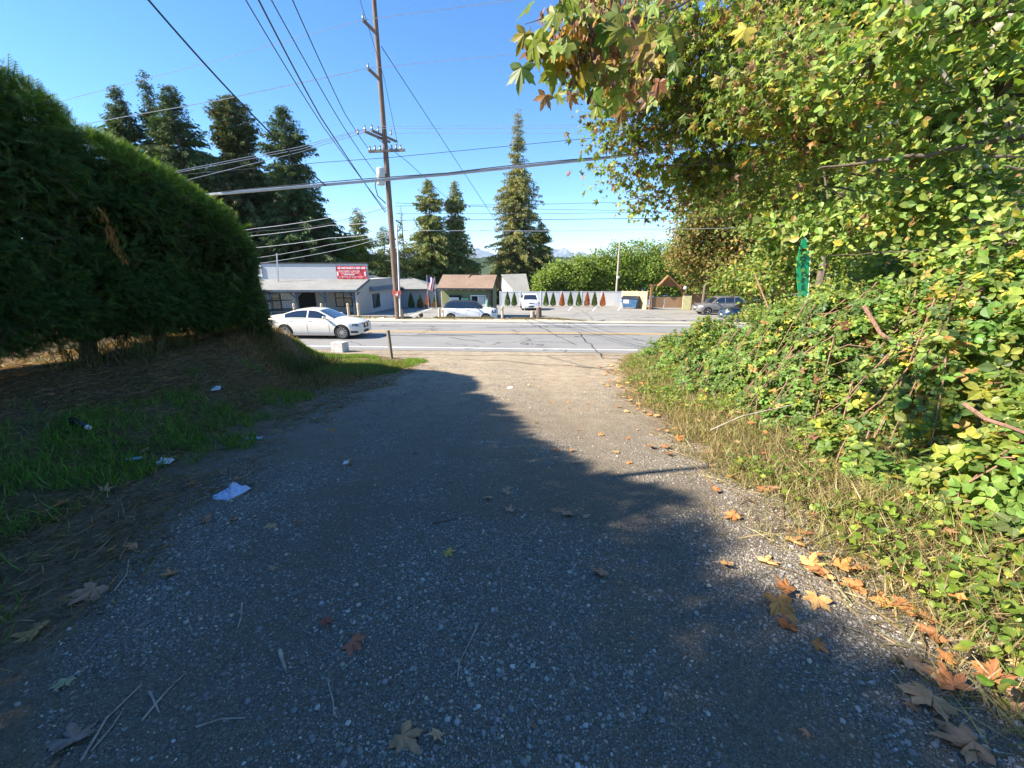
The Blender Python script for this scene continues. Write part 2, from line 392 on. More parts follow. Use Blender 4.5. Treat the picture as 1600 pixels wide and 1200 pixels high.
# water, far wooded shore, mountains
m, nt, bs = newmat('sound water'); bs.inputs['Base Color'].default_value = (0.03, 0.07, 0.11, 1); bs.inputs['Roughness'].default_value = 0.25
bump(nt, bs, noise(nt, 0.4, 4), 0.25, 0.3); 
tag(link('water', npmesh('water', [(-9000, 200, -28), (9000, 200, -28), (9000, 11800, -28), (-9000, 11800, -28)], [0, 1, 2, 3], [0], [4], m)), kind='structure')
m, nt, bs = newmat('distant forest')
f = noise(nt, 0.02, 8, 0.75)
nt.links.new(ramp(nt, f, [(0.35, (0.02, 0.035, 0.015)), (0.65, (0.07, 0.10, 0.035))]), bs.inputs['Base Color']); bs.inputs['Roughness'].default_value = 1; bs.inputs['Specular IOR Level'].default_value = 0
hx = np.arange(-3200, 3200, 14.0); hy = np.concatenate([np.arange(1150, 1800, 14), np.arange(1800, 3400, 60)])
def hills_z(x, y):
    t = ss(1170, 1500, y)
    h = -30+t*(42+26*fbm(x*0.0016+5, y*0.001)+14*ss(-200, -1500, x))+ss(1500, 3000, y)*34*fbm(x*0.0012+2, y*0.0008+9)
    return h+t*(7*vnoise(x*0.05, y*0.05)+10*hashn(np.floor(x/14), np.floor(y/14)))
grid('wooded_hills', hx, hy, hills_z, m, False)
m, nt, bs = newmat('mountain rock'); f = noise(nt, 0.003, 8, 0.7)
nt.links.new(ramp(nt, f, [(0.4, (0.10, 0.12, 0.13)), (0.7, (0.22, 0.23, 0.24))]), bs.inputs['Base Color']); bs.inputs['Roughness'].default_value = 1
mx_ = np.arange(-9000, 9000, 75.0); my_ = np.arange(8600, 11000, 75.0)
def mtn_z(x, y):
    e = np.exp(-((y-9600)/620)**2)
    n1 = 1-np.abs(fbm(x*0.0011+3.3, y*0.0011, None, 5)*2-1); n2 = 1-np.abs(fbm(x*0.0035+1.3, y*0.0035+5, None, 5)*2-1)
    return -40+e*(150+250*n1*n1+110*n2*n2)
grid('mountains', mx_, my_, mtn_z, m, False)

# ------------------------------------------------------------------ scattered leaf, blade and stone meshes
def frames(d, n):
    d = d/np.linalg.norm(d, axis=1, keepdims=True)
    y = np.cross(n, d); y /= np.linalg.norm(y, axis=1, keepdims=True)+1e-9
    return d, y, np.cross(d, y)
def scatter(pos, d, n, size, tmpl, faces, colors, mats, name, smooth=False, widths=None):
    """one mesh of many small leaves: tmpl (k,3) along x, face index lists"""
    pos = np.asarray(pos, float); c = len(pos); tm = np.asarray(tmpl, float); k = len(tm)
    X, Y, Z = frames(d, n); size = np.asarray(size, float).reshape(-1, 1, 1)*np.ones((c, 1, 1))
    wy = 1 if widths is None else np.asarray(widths).reshape(-1, 1, 1)
    V = pos[:, None]+size*(tm[None, :, 0:1]*X[:, None]+wy*tm[None, :, 1:2]*Y[:, None]+tm[None, :, 2:3]*Z[:, None])
    L = np.concatenate([np.array(f) for f in faces]); tot = np.array([len(f) for f in faces])
    off = (np.arange(c)*k)[:, None]
    loops = (off+L[None]).ravel(); totals = np.tile(tot, c); starts = np.concatenate([[0], np.cumsum(totals)[:-1]])
    cc = np.repeat(np.asarray(colors)[:, None], k, 1).reshape(-1, 3)
    return npmesh(name, V.reshape(-1, 3), loops, starts, totals, mats, smooth, cc)
def rdir(n, zb=0.0):
    v = rng.normal(size=(n, 3)); v[:, 2] += zb
    return v/np.linalg.norm(v, axis=1, keepdims=True)
def pal(n, cols, wts, var=0.25):
    cols = np.array(cols, float); i = rng.choice(len(cols), n, p=np.array(wts)/sum(wts))
    c = cols[i]*(1+var*rng.normal(size=(n, 1)))*(1+0.07*rng.normal(size=(n, 3)))
    return np.clip(c, 0.004, 0.95)
OVAL = [(0, 0, 0), (.18, .2, .05), (.5, .33, .07), (.8, .2, .03), (1, 0, -.06), (.8, -.2, .03), (.5, -.33, .07), (.18, -.2, .05), (.5, 0, -.02)]
OVALF = [(0, 8, 2, 1), (8, 4, 3, 2), (0, 7, 6, 8), (8, 6, 5, 4)]
def _maple(det=True):
    pts = []
    lob = [(0, 1.0), (50, .85), (105, .52)]
    seq = [(-180, .10), (-150, .30), (-118, .50), (-105, .62), (-92, .50), (-78, .38), (-68, .62), (-58, .66), (-50, .92), (-43, .70), (-36, .72), (-27, .42), (-20, .66), (-14, .64), (-9, .84), (0, 1.08), (9, .84), (14, .64), (20, .66), (27, .42), (36, .72), (43, .70), (50, .92), (58, .66), (68, .62), (78, .38), (92, .50), (105, .62), (118, .50), (150, .30)]
    if not det: seq = [(-150, .2), (-105, .55), (-78, .33), (-50, .88), (-27, .38), (0, 1.0), (27, .38), (50, .88), (78, .33), (105, .55), (150, .2)]
    for a, r in seq:
        t = math.radians(a); pts.append((r*math.cos(t)*.62+.3, r*math.sin(t)*.62, -.12*r*r+.05*math.cos(3*t)))
    n = len(pts); V = [(.3, 0, .03)]+pts
    return V, [(0, 1+i, 1+(i+1) % n) for i in range(n)]
MAPLE, MAPLEF = _maple(); MAPLE2, MAPLE2F = _maple(False)
# flat conifer spray: a rib with side fans
SPR = [(0, .03, 0), (0, -.03, 0), (1, 0, -.12)]; SPRF = [(0, 1, 2)]
for q, (a, l) in enumerate(((.06, .26), (.18, .34), (.30, .36), (.42, .33), (.54, .28), (.66, .22), (.78, .15))):
    for sgn in (1, -1):
        k = len(SPR); e = (a+l*.75, sgn*l*.75, -.1*a-.06)
        SPR += [(a-.022, 0, -.1*a), (a+.028, 0, -.1*a), (e[0], e[1], e[2])]; SPRF.append((k, k+1, k+2) if sgn < 0 else (k, k+2, k+1))
DIA = [(0, 0, 0), (.4, .16, 0), (1, 0, -.1), (.4, -.16, 0), (.15, .05, 0), (.55, .42, -.05), (.35, .06, 0), (.15, -.05, 0), (.35, -.06, 0), (.55, -.42, -.05)]
DIAF = [(0, 3, 2, 1), (4, 6, 5), (7, 9, 8)]
BLADE = [(0, .03, 0), (0, -.03, 0), (.5, .022, .0), (.5, -.022, 0), (1, 0, -.18)]; BLADEF = [(0, 1, 3, 2), (2, 3, 4)]

def ico(sub=1):
    bm = bmesh.new(); bmesh.ops.create_icosphere(bm, subdivisions=sub, radius=1)
    V = [tuple(v.co) for v in bm.verts]; Fc = [tuple(v.index for v in f.verts) for f in bm.faces]; bm.free(); return V, Fc
def gl(y): return np.interp(y, [0, 1.15, 2, 2.9, 4.5, 6.1, 9, 12, 14], [-1.4, -1.7, -2.15, -2.65, -3.15, -3.45, -3.3, -2.8, -2.6])
# pebbles on the drive: finer and denser near the eye
IC, ICF = ico(1); IC2, IC2F = ico(2)
def peb(n, y0, y1, s0, s1, bias, tm, tf, name, lim=None):
    y = y0+(y1-y0)*rng.random(n*3)**bias; x = dl(y)+.3+(dr(y)-dl(y)-.8)*rng.random(n*3)
    dens = fbm(x*.9+4, y*.9, None, 3)*.65+fbm(x*3+4, y*3, None, 2)*.35
    tr = np.exp(-((x-.95)/.38)**2)+np.exp(-((x+1.25)/.42)**2)      # tyre tracks keep fewer loose stones
    keep = rng.random(n*3) < np.clip((dens-.40)*5, .06, 1)*(1-.75*tr)*ss(-.35, .25, x-gl(y)+.5*(fbm(x*2, y*2+7)-.5))*(1-.6*ss(-.2, 1, x)*ss(3, 5, y)*(1-ss(1.6, 2.2, x)))
    x, y = x[keep][:n], y[keep][:n]; c = len(x)
    s = s0+(s1-s0)*rng.random(c)**5
    pos = np.stack([x, y, zg(x, y)+.012+s*.10], -1)
    d = rdir(c); d[:, 2] *= .3; nn = rdir(c, 3.0)
    g = .11+.21*rng.random(c)**1.6; colr = np.stack([g*(1+.04*rng.normal(size=c)), g*1.0, g*(1.0+.05*rng.normal(size=c))], -1)
    g = np.where(rng.random(c) < .12, .30+.2*rng.random(c), g); colr = np.stack([g*(1.10+.04*rng.normal(size=c)), g*1.0, g*(.86+.05*rng.normal(size=c))], -1)
    warm = rng.random(c) < .2; colr[warm] *= (1.25, 1.1, .85)
    tm = np.array(tm)*(1, .75, .5)*(1+.22*np.random.default_rng(5).normal(size=(len(tm), 1)))
    tag(link(name, scatter(pos, d, nn, s, tm, tf, np.clip(colr, .03, .7), MPEB, name, True)), kind='stuff')
m, nt, bs = newmat('pebble stone'); at = N(nt, 'ShaderNodeAttribute', attribute_name='col')
nt.links.new(mix(nt, at.outputs['Color'], (.5, .5, .5), ramp(nt, noise(nt, 220, 3), [(0.35, .0), (0.7, .22)])), bs.inputs['Base Color']); bs.inputs['Roughness'].default_value = .72
MPEB = m
peb(9000, .7, 3.6, .005, .017, .8, IC2, IC2F, 'loose_gravel')
peb(90000, .7, 6.0, .003, .009, .9, IC, ICF, 'loose_gravel')
peb(34000, 3.0, 13, .005, .017, .9, IC, ICF, 'loose_gravel')
# ------------------------------------------------------------------ grass, straw, ground litter
def blades(name, x, y, h, cols, lean=.5, wmul=1.0, flat=False, zoff=0):
    c = len(x); pos = np.stack([x, y, zg(x, y)+.005+zoff], -1)
    d = rdir(c); d[:, 2] = np.abs(d[:, 2])*.3
    if not flat: d = d*lean+np.array([0, 0, 1.0])
    else: d[:, 2] = .04+.12*rng.random(c)
    return tag(link(name, scatter(pos, d, rdir(c)+(0, 0, .01), h, np.array(BLADE)*(1, 1, 1), BLADEF, cols, M['grass'], name, False, widths=np.full(c, wmul))), kind='stuff')
def pick(n, x0, x1, y0, y1, wf, k=4):
    x = x0+(x1-x0)*rng.random(n*k); y = y0+(y1-y0)*rng.random(n*k)
    keep = rng.random(n*k) < wf(x, y); return x[keep][:n], y[keep][:n]
GR = [(.11, .24, .03), (.16, .31, .04), (.22, .34, .06), (.30, .30, .09)]
STR = [(.42, .33, .17), (.34, .25, .12), (.22, .15, .08), (.5, .42, .24)]
BRN = [(.32, .20, .095), (.21, .13, .065), (.44, .29, .14), (.52, .38, .20)]
patch = lambda x, y, q=0: fbm(x*.75+11+q, y*.75+3, None, 3)
inleft = lambda x, y: (x < gl(y)-.25+.5*(fbm(x*2, y*2)-.5)*2)
# left bank: green patches, brown needle litter lying flat
x, y = pick(40000, -6.6, -2.3, .3, 13.5, lambda x, y: inleft(x, y)*np.clip((patch(x, y)-.50)*5, .02, .75)*np.clip((fbm(x*3+7, y*3, None, 2)-.38)*5, .05, 1)*ss(-6.3, -4.9, x))
blades('grass', x, y, .05+.11*rng.random(len(x)), pal(len(x), GR, [4, 5, 3, 1]), .8)
x, y = pick(80000, -8.5, -2.2, .3, 12.5, lambda x, y: (x < gl(y)+.35+.9*(fbm(x*1.5, y*1.5+8)-.5)*2)*np.clip((.70-patch(x, y))*5, .35, 1))
blades('straw_litter', x, y, .06+.14*rng.random(len(x)), pal(len(x), BRN, [4, 4, 2, 1]), 1, .8, True)
# bright verge by the road and round the post
x, y = pick(46000, -10.5, -1.9, 10.5, 16.2, lambda x, y: (x < dl(y)+.1+.5*(fbm(x*3, y*3)-.5)*2)*(y+.065*x < 15.9+.4*(fbm(x*2, x*0)-.5))*(x > -9.5+.0*y)*(patch(x, y, 5) > .3)*(zg(x, y) < 1.15-.5*fbm(x*2, y*2)))
blades('grass', x, y, .05+.09*rng.random(len(x)), pal(len(x), [(.16, .32, .03), (.22, .38, .05), (.32, .40, .07), (.4, .4, .15)], [4, 5, 3, 1]), .7, 1.2)
# tufts below the hedge, taller weeds
x, y = pick(1500, -6.9, -5.2, 5.5, 12.6, lambda x, y: (patch(x, y, 9) > .5))
blades('dry_weeds', x, y, .25+.3*rng.random(len(x)), pal(len(x), [(.18, .15, .07), (.10, .13, .04)], [1, 1]), .5, .5)
x, y = pick(16000, -9.5, -3.2, 8.5, 15.2, lambda x, y: (zg(x, y) > .35)*(x < gl(y)-.3)*(zg(x, y) < 1.72))
blades('dry_weeds', x, y, .06+.16*rng.random(len(x)), pal(len(x), BRN+[(.45, .24, .1), (.10, .14, .04)], [3, 2, 3, 2, 2, 3]), .9, .8)
# berm beyond the road
x, y = pick(16000, -14, 5, 27.2, 28.9, lambda x, y: np.exp(-((y+.065*x-27.8)/.35)**2)*(patch(x*2, y*2, 2) > .38))
blades('dry_grass', x, y, .05+.12*rng.random(len(x)), pal(len(x), STR+[(.12, .15, .05)], [4, 3, 2, 2, 3]), .7, 2.2)
# right verge: dry grass, low green leaves between the drive and the brambles
def xr(y): return np.interp(y, [0, 3.5, 8, 12, 14.5], [1.95, 1.95, 2.25, 3.0, 4.3])
def vr(x, y): 
    t = x-xr(y)-.18+.5*(fbm(x*2.2, y*2.2+4)-.5)*2
    return ss(-.25, .35, t)*(1-ss(1.5, 2.5, t))
x, y = pick(60000, 1.6, 6.2, .9, 14.6, lambda x, y: vr(x, y)*np.clip((patch(x, y, 21)-.3)*4, .25, 1))
blades('dry_grass', x, y, .06+.2*rng.random(len(x))**1.7*np.clip((x-xr(y))*1.2+.5, .3, 1), pal(len(x), STR+[(.26, .30, .08)], [6, 4, 1.5, 4, 7]), 1.1, .7)
x, y = pick(22000, 1.5, 5.5, .9, 14.4, lambda x, y: vr(x+.15, y))
blades('straw_litter', x, y, .1+.25*rng.random(len(x)), pal(len(x), STR, [4, 4, 3, 2]), 1, .5, True)
x, y = pick(15000, 1.8, 5.5, .9, 14.4, lambda x, y: vr(x-.25, y)*np.clip((patch(x*1.5, y*1.5, 31)-.42)*7, 0, 1))
c = len(x)
tag(link('low_weeds', scatter(np.stack([x, y, zg(x, y)+.03+.12*rng.random(c)], -1), rdir(c)*(1, 1, .4), rdir(c, 2.0)+(-.5, 0, 0), .03+.035*rng.random(c), np.array(OVAL)*(1, 1.3, 1), OVALF, pal(c, [(.19, .30, .05), (.28, .38, .06), (.36, .36, .07), (.12, .2, .05)], [4, 4, 2, 2]), M['leaf'], 'low_weeds')), kind='stuff')

# ------------------------------------------------------------------ hedge of clipped conifers on the left bank
HY = [-7, -1, .4, 1.6, 2.6, 3.5, 5, 7.3, 9.06, 10.3, 11.1, 11.8]
HZ = [9.1, 8.9, 7.95, 7.75, 7.0, 6.55, 6.25, 5.4, 4.75, 4.0, 3.1, 2.4]
def hedge_pts(n, depth, jit, y0=-6.5, y1=11.6, face=0.8):
    y = y0+(y1-y0)*rng.random(n); top = np.interp(y, HY, HZ)
    end = ss(9.0, 11.9, y); b = zg(np.full(n, -6.5), y)+.04+.42*fbm(y*1.3, y*0+1)
    hh = (top-b)/2; cz = (top+b)/2; wx = (1.25)*(1-end**2*.8)
    a = rng.random(n)*2*math.pi
    # superellipse section
    ca, sa = np.cos(a), np.sin(a); e = .55
    px_ = np.sign(ca)*np.abs(ca)**e; pz_ = np.sign(sa)*np.abs(sa)**e
    lump = (fbm(y*.9, pz_*hh*.8+px_*1.3+9, None, 3)-.5)*1.05+(fbm(y*2.9+5, pz_*hh*2.1+px_*2, None, 2)-.5)*.8
    r = 1-depth*rng.random(n)
    x = -7.2+px_*(wx+lump*.55)*r+.0*y; z = cz+pz_*(hh+lump*.16)*r
    nrm = np.stack([ca, .15*end, sa*.6], -1)
    return np.stack([x, y, z], -1), nrm, a
def build_hedge():
    root = empty('conifer_hedge', G(-7.1, 5.5), 0, 'tall dark green clipped conifer hedge on the bank left of the driveway', 'hedge')
    inv = Vector(root.location)
    Ps, Ds, Ns, Ss, Cs = [], [], [], [], []
    for n, dep, sz in ((150000, .13, .15), (60000, .55, .22)):
        p, nr, a = hedge_pts(n, dep, 0)
        # drop sprays out of dark clefts so clumps stand apart
        q = fbm(p[:, 1]*2.2, p[:, 2]*1.7, p[:, 0]*1.7, 3)
        k = (q > .40) | (rng.random(len(q)) < .35)
        if dep < .2: p, nr = p[k], nr[k]
        k = (rng.random(len(p)) < np.clip(.25+(p[:, 2]-zg(p[:, 0], p[:, 1]))*1.1, .2, 1)); p, nr = p[k], nr[k]; c = len(p)
        d = nr*(.55, .4, .35)+rdir(c)*.75+np.array([0, .1, -.25])+(p[:, 2:3] > np.interp(p[:, 1], HY, HZ)[:, None]-.35)*np.array([0, 0, 1.0])
        Ps.append(p); Ds.append(d); Ns.append(rdir(c)+nr*.7); Ss.append(sz*(.6+.8*rng.random(c)))
        col = pal(c, [(.06, .12, .028), (.085, .16, .035), (.04, .075, .02), (.13, .20, .045), (.15, .10, .05)], [5, 5, 4, 2, .35], .2)
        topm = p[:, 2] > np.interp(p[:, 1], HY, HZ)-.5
        col[topm] = pal(int(topm.sum()), [(.15, .27, .04), (.22, .32, .05), (.10, .18, .03)], [3, 2, 2])                  # sunlit rim of the clipped top, painted into the spray colours
        Cs.append(col)
    p, d, n_, s, cl = map(np.concatenate, (Ps, Ds, Ns, Ss, Cs))
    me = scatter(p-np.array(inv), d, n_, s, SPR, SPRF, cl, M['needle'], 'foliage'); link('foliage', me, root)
    p, nr, a = hedge_pts(70000, .6, 0); k = (p[:, 0]+7.2)**2+((p[:, 2]-zg(p[:, 0], p[:, 1]))*0)**2 >= 0
    ctr = np.stack([np.full(len(p), -7.2), p[:, 1], (zg(p[:, 0], p[:, 1])+np.interp(p[:, 1], HY, HZ))/2], -1); p = ctr+(p-ctr)*.86
    k = rng.random(len(p)) < np.clip((p[:, 2]-zg(p[:, 0], p[:, 1])-.5)*1.5, .03, 1); p, nr = p[k], nr[k]; c = len(p)
    link('foliage', scatter(p-np.array(inv), rdir(c)+(0, 0, -.3), rdir(c)+nr*1.2, .17+.14*rng.random(c), DIA, DIAF, pal(c, [(.04, .075, .02), (.06, .10, .025), (.10, .08, .04)], [5, 3, 1]), M['needle'], 'foliage'), root)
    for y in (-.5, 1.6, 3.5, 5.2, 6.7, 8.2, 9.5, 10.7):
        mb = MB(); x0 = -7.1+random.uniform(-.25, .25); b = Vector((x0, y, float(zg(x0, y))-.1))-inv
        h = np.interp(y, HY, HZ)-b.z-inv.z-.6
        mb.tube([b, b+Vector((.05, .08, .6)), b+Vector((.1, -.05, h*.6)), b+Vector((0, .05, h))], [.13, .10, .07, .03], 8)
        for q in range(9):
            z0 = random.uniform(.35, h*.8); a = random.uniform(-1.4, 1.4); l = random.uniform(.6, 1.2)
            st = b+Vector((.06, 0, z0)); mb.tube([st, st+Vector((math.cos(a)*l*.5, math.sin(a)*l*.5, l*.15)), st+Vector((math.cos(a)*l, math.sin(a)*l, l*.15))], [.035, .025, .01], 5)
        mb.build('trunk', M['bark'], root, True)
    mb = MB(); q = Vector((-6.5, 2.2, 6.0))-inv; mb.tube([q, q+Vector((.02, 0, 1.2)), q+Vector((0, .02, 3.2))], [.07, .055, .02], 7); mb.build('trunk', M['bark'], root, True)
    # two dead brown fronds hanging on the face
    for k, (px, py, L) in enumerate(((155, 322, .5), (170, 352, .5))):
        q = P(px, py, 1); t = (-5.55)/q.x; w0 = Vector((-5.75, t*5.75/5.55, CAMZ+(q.z-CAMZ)*t*5.75/5.55))
        c = 60; tt = rng.random(c)
        pp = np.stack([w0.x-inv.x+.03*rng.normal(size=c), w0.y-inv.y+.03*rng.normal(size=c)+.10*tt, w0.z-inv.z-L*tt], -1)
        dd = rdir(c)*.35+np.array([.1, 0, -1.0])
        o = link('dead_frond', scatter(pp, dd, rdir(c)+(1, 0, 0), .08, SPR, SPRF, pal(c, [(.55, .25, .06), (.42, .17, .05)], [1, 1]), M['needle'], 'dead_frond'), root)
        tag(o, 'dead orange frond hanging in the green hedge face')
build_hedge()

# ------------------------------------------------------------------ brambles on the right
def bh(x, y):
    xe = np.interp(y, [0, 4, 8, 12, 14.5], [2.75, 2.75, 2.85, 3.3, 4.2])
    Hm = np.interp(y, [-1, 1.5, 3, 6, 9, 12, 14, 15.3, 15.8], [1.5, 1.5, 1.45, 1.2, .85, .6, .42, .25, 0])
    t = ss(0, 1, (x-xe)/1.9); far = ss(4.5, 7.5, x)*.15*(y < 12)
    lump = (fbm(x*1.1+3, y*1.1, None, 3)-.5)*1.5+(fbm(x*3.5, y*3.5+2, None, 2)-.5)*.55
    return np.clip((Hm+far)*t+lump*np.clip(t*3, 0, 1), 0, 5)
def gaps(W):
    # thin the leaves where the photo shows flag, cars and lot through them
    d = W-np.array([0, 0, CAMZ]); f = d[:, 1]*CP-d[:, 2]*SP; up = d[:, 1]*SP+d[:, 2]*CP
    px, py = 800+640*d[:, 0]/f, 600-640*up/f; keep = np.ones(len(W), bool); r = rng.random(len(W))
    for x0, x1, y0, y1, D, p in ((1241, 1270, 364, 462, 23.8, .93), (1180, 1272, 452, 474, 29, .6), (1072, 1156, 455, 492, 36, .97), (1118, 1152, 472, 492, 30, .8), (1318, 1362, 436, 472, 29, .6), (1006, 1084, 425, 490, 46, 1.0)):
        keep &= ~((px > x0) & (px < x1) & (py > y0) & (py < y1) & (W[:, 1] < D) & (r < p))
    ln = np.interp(px, [950, 1290], [246, 206]); keep &= ~((px > 930) & (px < 1290) & (np.abs(py-ln) < 7) & (W[:, 1] < 14) & (r < .8))
    return keep
def trifol(pos, nrm, size, col):
    """three to five leaflets per leaf"""
    c = len(pos); d0 = rdir(c); d0 -= nrm*np.sum(d0*nrm, 1, keepdims=True); d0 /= np.linalg.norm(d0, axis=1, keepdims=True)
    s0 = np.cross(nrm, d0); P_, D_, N_, S_, C_ = [], [], [], [], []
    for a, f in ((0, 1.0), (68, .85), (-68, .85), (135, .55), (-135, .55)):
        k = np.ones(c, bool) if abs(a) < 100 else rng.random(c) < .6
        t = math.radians(a); dd = d0*math.cos(t)+s0*math.sin(t)+rdir(c)*.12
        P_.append((pos+dd*size[:, None]*.18)[k]); D_.append(dd[k]); N_.append((nrm+rdir(c)*.22)[k]); S_.append((size*f*(.85+.3*rng.random(c)))[k]); C_.append((col*(1+.1*rng.normal(size=(c, 1))))[k])
    return map(np.concatenate, (P_, D_, N_, S_, C_))
BOV = [(0, 0, 0), (.12, .17, .05), (.32, .33, .09), (.55, .36, .09), (.78, .24, .05), (.9, .1, .0), (1.05, 0, -.06), (.9, -.1, .0), (.78, -.24, .05), (.55, -.36, .09), (.32, -.33, .09), (.12, -.17, .05), (.5, 0, -.01)]
BOVF = [(0, 12, 3, 2, 1), (12, 6, 5, 4, 3), (0, 11, 10, 9, 12), (12, 9, 8, 7, 6)]
BG = [(.18, .31, .07), (.25, .38, .09), (.14, .23, .07), (.34, .43, .09), (.60, .55, .10), (.55, .34, .12), (.33, .17, .10)]
def bramble(name, x0, x1, y0, y1, n, s0, s1, shell, label, nl=BOV, nf=BOVF, canes=30):
    root = empty(name, G((x0+x1)/2, (y0+y1)/2), 0, label, 'bramble')
    inv = np.array(root.location)
    x = x0+(x1-x0)*rng.random(n*2); y = y0+(y1-y0)*rng.random(n*2); h = bh(x, y); k = h > .12; x, y, h = x[k][:n], y[k][:n], h[k][:n]; c = len(x)
    e = .06; gx = (bh(x+e, y)-bh(x-e, y))/(2*e)+.0; gy = (bh(x, y+e)-bh(x, y-e))/(2*e)
    nr = np.stack([-gx, -gy, np.ones(c)], -1); nr /= np.linalg.norm(nr, axis=1, keepdims=True)
    pos = np.stack([x, y, zg(x, y)+h], -1)-nr*(shell*1.4*rng.random(c)**1.5)[:, None]+rng.normal(size=(c, 3))*.04
    nn = nr*.7+rdir(c)*.75+np.array([-.3, -.1, .45]); nn /= np.linalg.norm(nn, axis=1, keepdims=True)
    yl = fbm(x*1.1+40, y*1.1, None, 2)
    col = pal(c, BG, [6, 6, 4, 2.5, .35, .35, .6], .2)
    w_ = (yl > .62) & (rng.random(c) < .35); col[w_] = pal(int(w_.sum()), BG[3:6], [4, 2, 1])
    s = s0+(s1-s0)*rng.random(c)
    k = gaps(pos) & ((fbm(pos[:, 0]*2.3+1, pos[:, 1]*2.3, pos[:, 2]*2.3, 2) > .41) | (rng.random(len(pos)) < .22)); pos, nn, s, col = pos[k], nn[k], s[k], col[k]
    P_, D_, N_, S_, C_ = trifol(pos-inv, nn, s, col)
    link('foliage', scatter(P_, D_, N_, S_, nl, nf, np.clip(C_, .005, .9), M['leaf'], 'foliage'), root)
    mb = MB()
    for q in range(canes):
        cx = random.uniform(x0+.3, x1); cy = random.uniform(y0, y1); a = random.uniform(2.2, 4.2); L = random.uniform(.8, 1.8)
        pts = []
        for t in np.linspace(0, 1, 9):
            xx, yy = cx+math.cos(a)*L*t, cy+math.sin(a)*L*t; hh = float(bh(xx, yy))
            if hh < .12: break
            pts.append(Vector((xx, yy, float(zg(xx, yy))+max(.02, hh*(.92+.12*math.sin(t*5)) - .05))) - Vector(inv))
        if len(pts) > 3: mb.tube(pts, [.007*(1-.6*t)+.002 for t in np.linspace(0, 1, len(pts))], 5)
    mb.build('cane', M['cane'], root, True)['kind'] = 'stuff'
    return root
bramble('bramble_bush', 2.3, 4.6, .2, 4.2, 6500, .055, .11, .5, 'nearest bramble with big green leaflets and thorny canes at the right frame edge', canes=45)
bramble('bramble_bush', 2.4, 5.4, 4.0, 9.0, 19000, .042, .078, .5, 'sunlit yellow green bramble bank halfway down the right side of the driveway', canes=130)
bramble('bramble_bush', 2.9, 7.5, 8.8, 15.6, 22000, .045, .075, .4, 'low bramble mound at the road end of the driveway, below the parked cars', OVAL, OVALF, 40)
bramble('bramble_bush', 4.4, 9.5, .2, 9.0, 22000, .055, .095, .45, 'taller bramble thicket behind the bank on the right, under the trees', OVAL, OVALF, 30)
# thick bramble canes lying across the leaves
def cane(pts, r, label):
    o = MB().tube([P(*p) for p in pts], [r, r*.9, r*.8, r*.6][:len(pts)], 7).build('dead_cane', M['cane' if r > .01 else 'palebark'], smooth=True)
    tag(o, label, 'branch')
cane([(1350, 478, 4.6), (1375, 520, 4.4), (1420, 552, 4.2)], .022, 'brown dead branch lying on the bramble leaves in the middle of the bank')
cane([(1505, 630, 2.3), (1540, 655, 2.2), (1580, 668, 2.1), (1610, 680, 2.05)], .013, 'thorny brown branch crossing the big bramble leaves at the right edge')
cane([(1180, 430, 8), (1200, 480, 7.6), (1245, 535, 6.8)], .014, 'thin straight bare stem rising out of the far brambles')
cane([(1110, 672, 4.6), (1160, 650, 4.6), (1240, 632, 4.6)], .008, 'thin grey twig arching over the dry verge beside the gravel')
# ------------------------------------------------------------------ trees
def conifer(name, px, D, top, base_z, Wpx, label, cols, wts, group=None, shape='cone', dens=1.0, seed=0, sz=.55, cat='conifer', bare=0.0, lean=0):
    """px,top: photo column and row of the tip; Wpx: full crown width in photo pixels near its widest"""
    tip = P(px, top, D); x0 = tip.x; z0 = base_z if base_z is not None else float(zg(x0, D)); H = tip.z-z0
    root = empty(name, (x0-lean, D, z0), 0, label, cat, group)
    W = Wpx/640*D/2*1.22
    mb = MB(); mb.tube([(0, 0, -.3), (lean*.3, .05, H*.3), (lean*.7, -.05, H*.7), (lean, 0, H*.985)], [.012*H+.12, .011*H, .006*H, .015], 8)
    nb = int((H*18)*dens); Pp, Dd, Ss = [], [], []
    for q in range(nb):
        t = .06+.935*random.random()**.9
        if shape == 'cone': rr = (1-t)**.85*(.6+.65*random.random())+.03*random.random()
        elif shape == 'column': rr = min(1, (1-t)*2.2)**.6*(.6+.5*random.random())*(.75+.25*math.sin(t*9+seed))
        else: rr = np.interp(t, [0, .25, .43, .6, .75, .9, 1], [.9, 1, .68, .46, .24, .12, .03])*(.45+.7*random.random())
        if shape == 'spire' and t > .72 and random.random() < .45: continue
        if random.random() < bare: continue
        clump = float(vnoise(t*9+seed, q*0, seed)); rr *= .68+.58*clump
        a = random.random()*2*math.pi; L = W*rr+.12; up = .25 if t > .75 else -.12-.15*random.random()
        n = max(4, int(L*22*dens))
        b = Vector((lean*t, 0, H*t)); tipb = b+Vector((math.cos(a)*L, math.sin(a)*L, L*up))
        if q % 3 == 0: mb.tube([b, (b+tipb)/2+Vector((0, 0, .04*L)), tipb], [.02+.012*L, .012+.006*L, .006], 4, False)
        for k in range(n):
            f = (.15+.85*random.random()); p = b.lerp(tipb, f); p.z += .1*math.sin(f*3)*L*.3
            Pp.append((p.x+random.gauss(0, .16), p.y+random.gauss(0, .16), p.z-abs(random.gauss(0, .22))))
            Dd.append((math.cos(a+random.uniform(-.9, .9)), math.sin(a+random.uniform(-.9, .9)), up-.55-.5*random.random()))
            Ss.append(sz*.66*(.55+.7*random.random())*(1 if t < .85 else .7))
    Pp, Dd, Ss = map(np.array, (Pp, Dd, Ss)); c = len(Pp)
    mb.build('trunk', M['bark'], root, True)
    link('crown', scatter(Pp, Dd+rdir(c)*.25, rdir(c)+(0, 0, .3), Ss, DIA, DIAF, pal(c, cols, wts, .25), M['needle'], 'crown'), root)
    return root
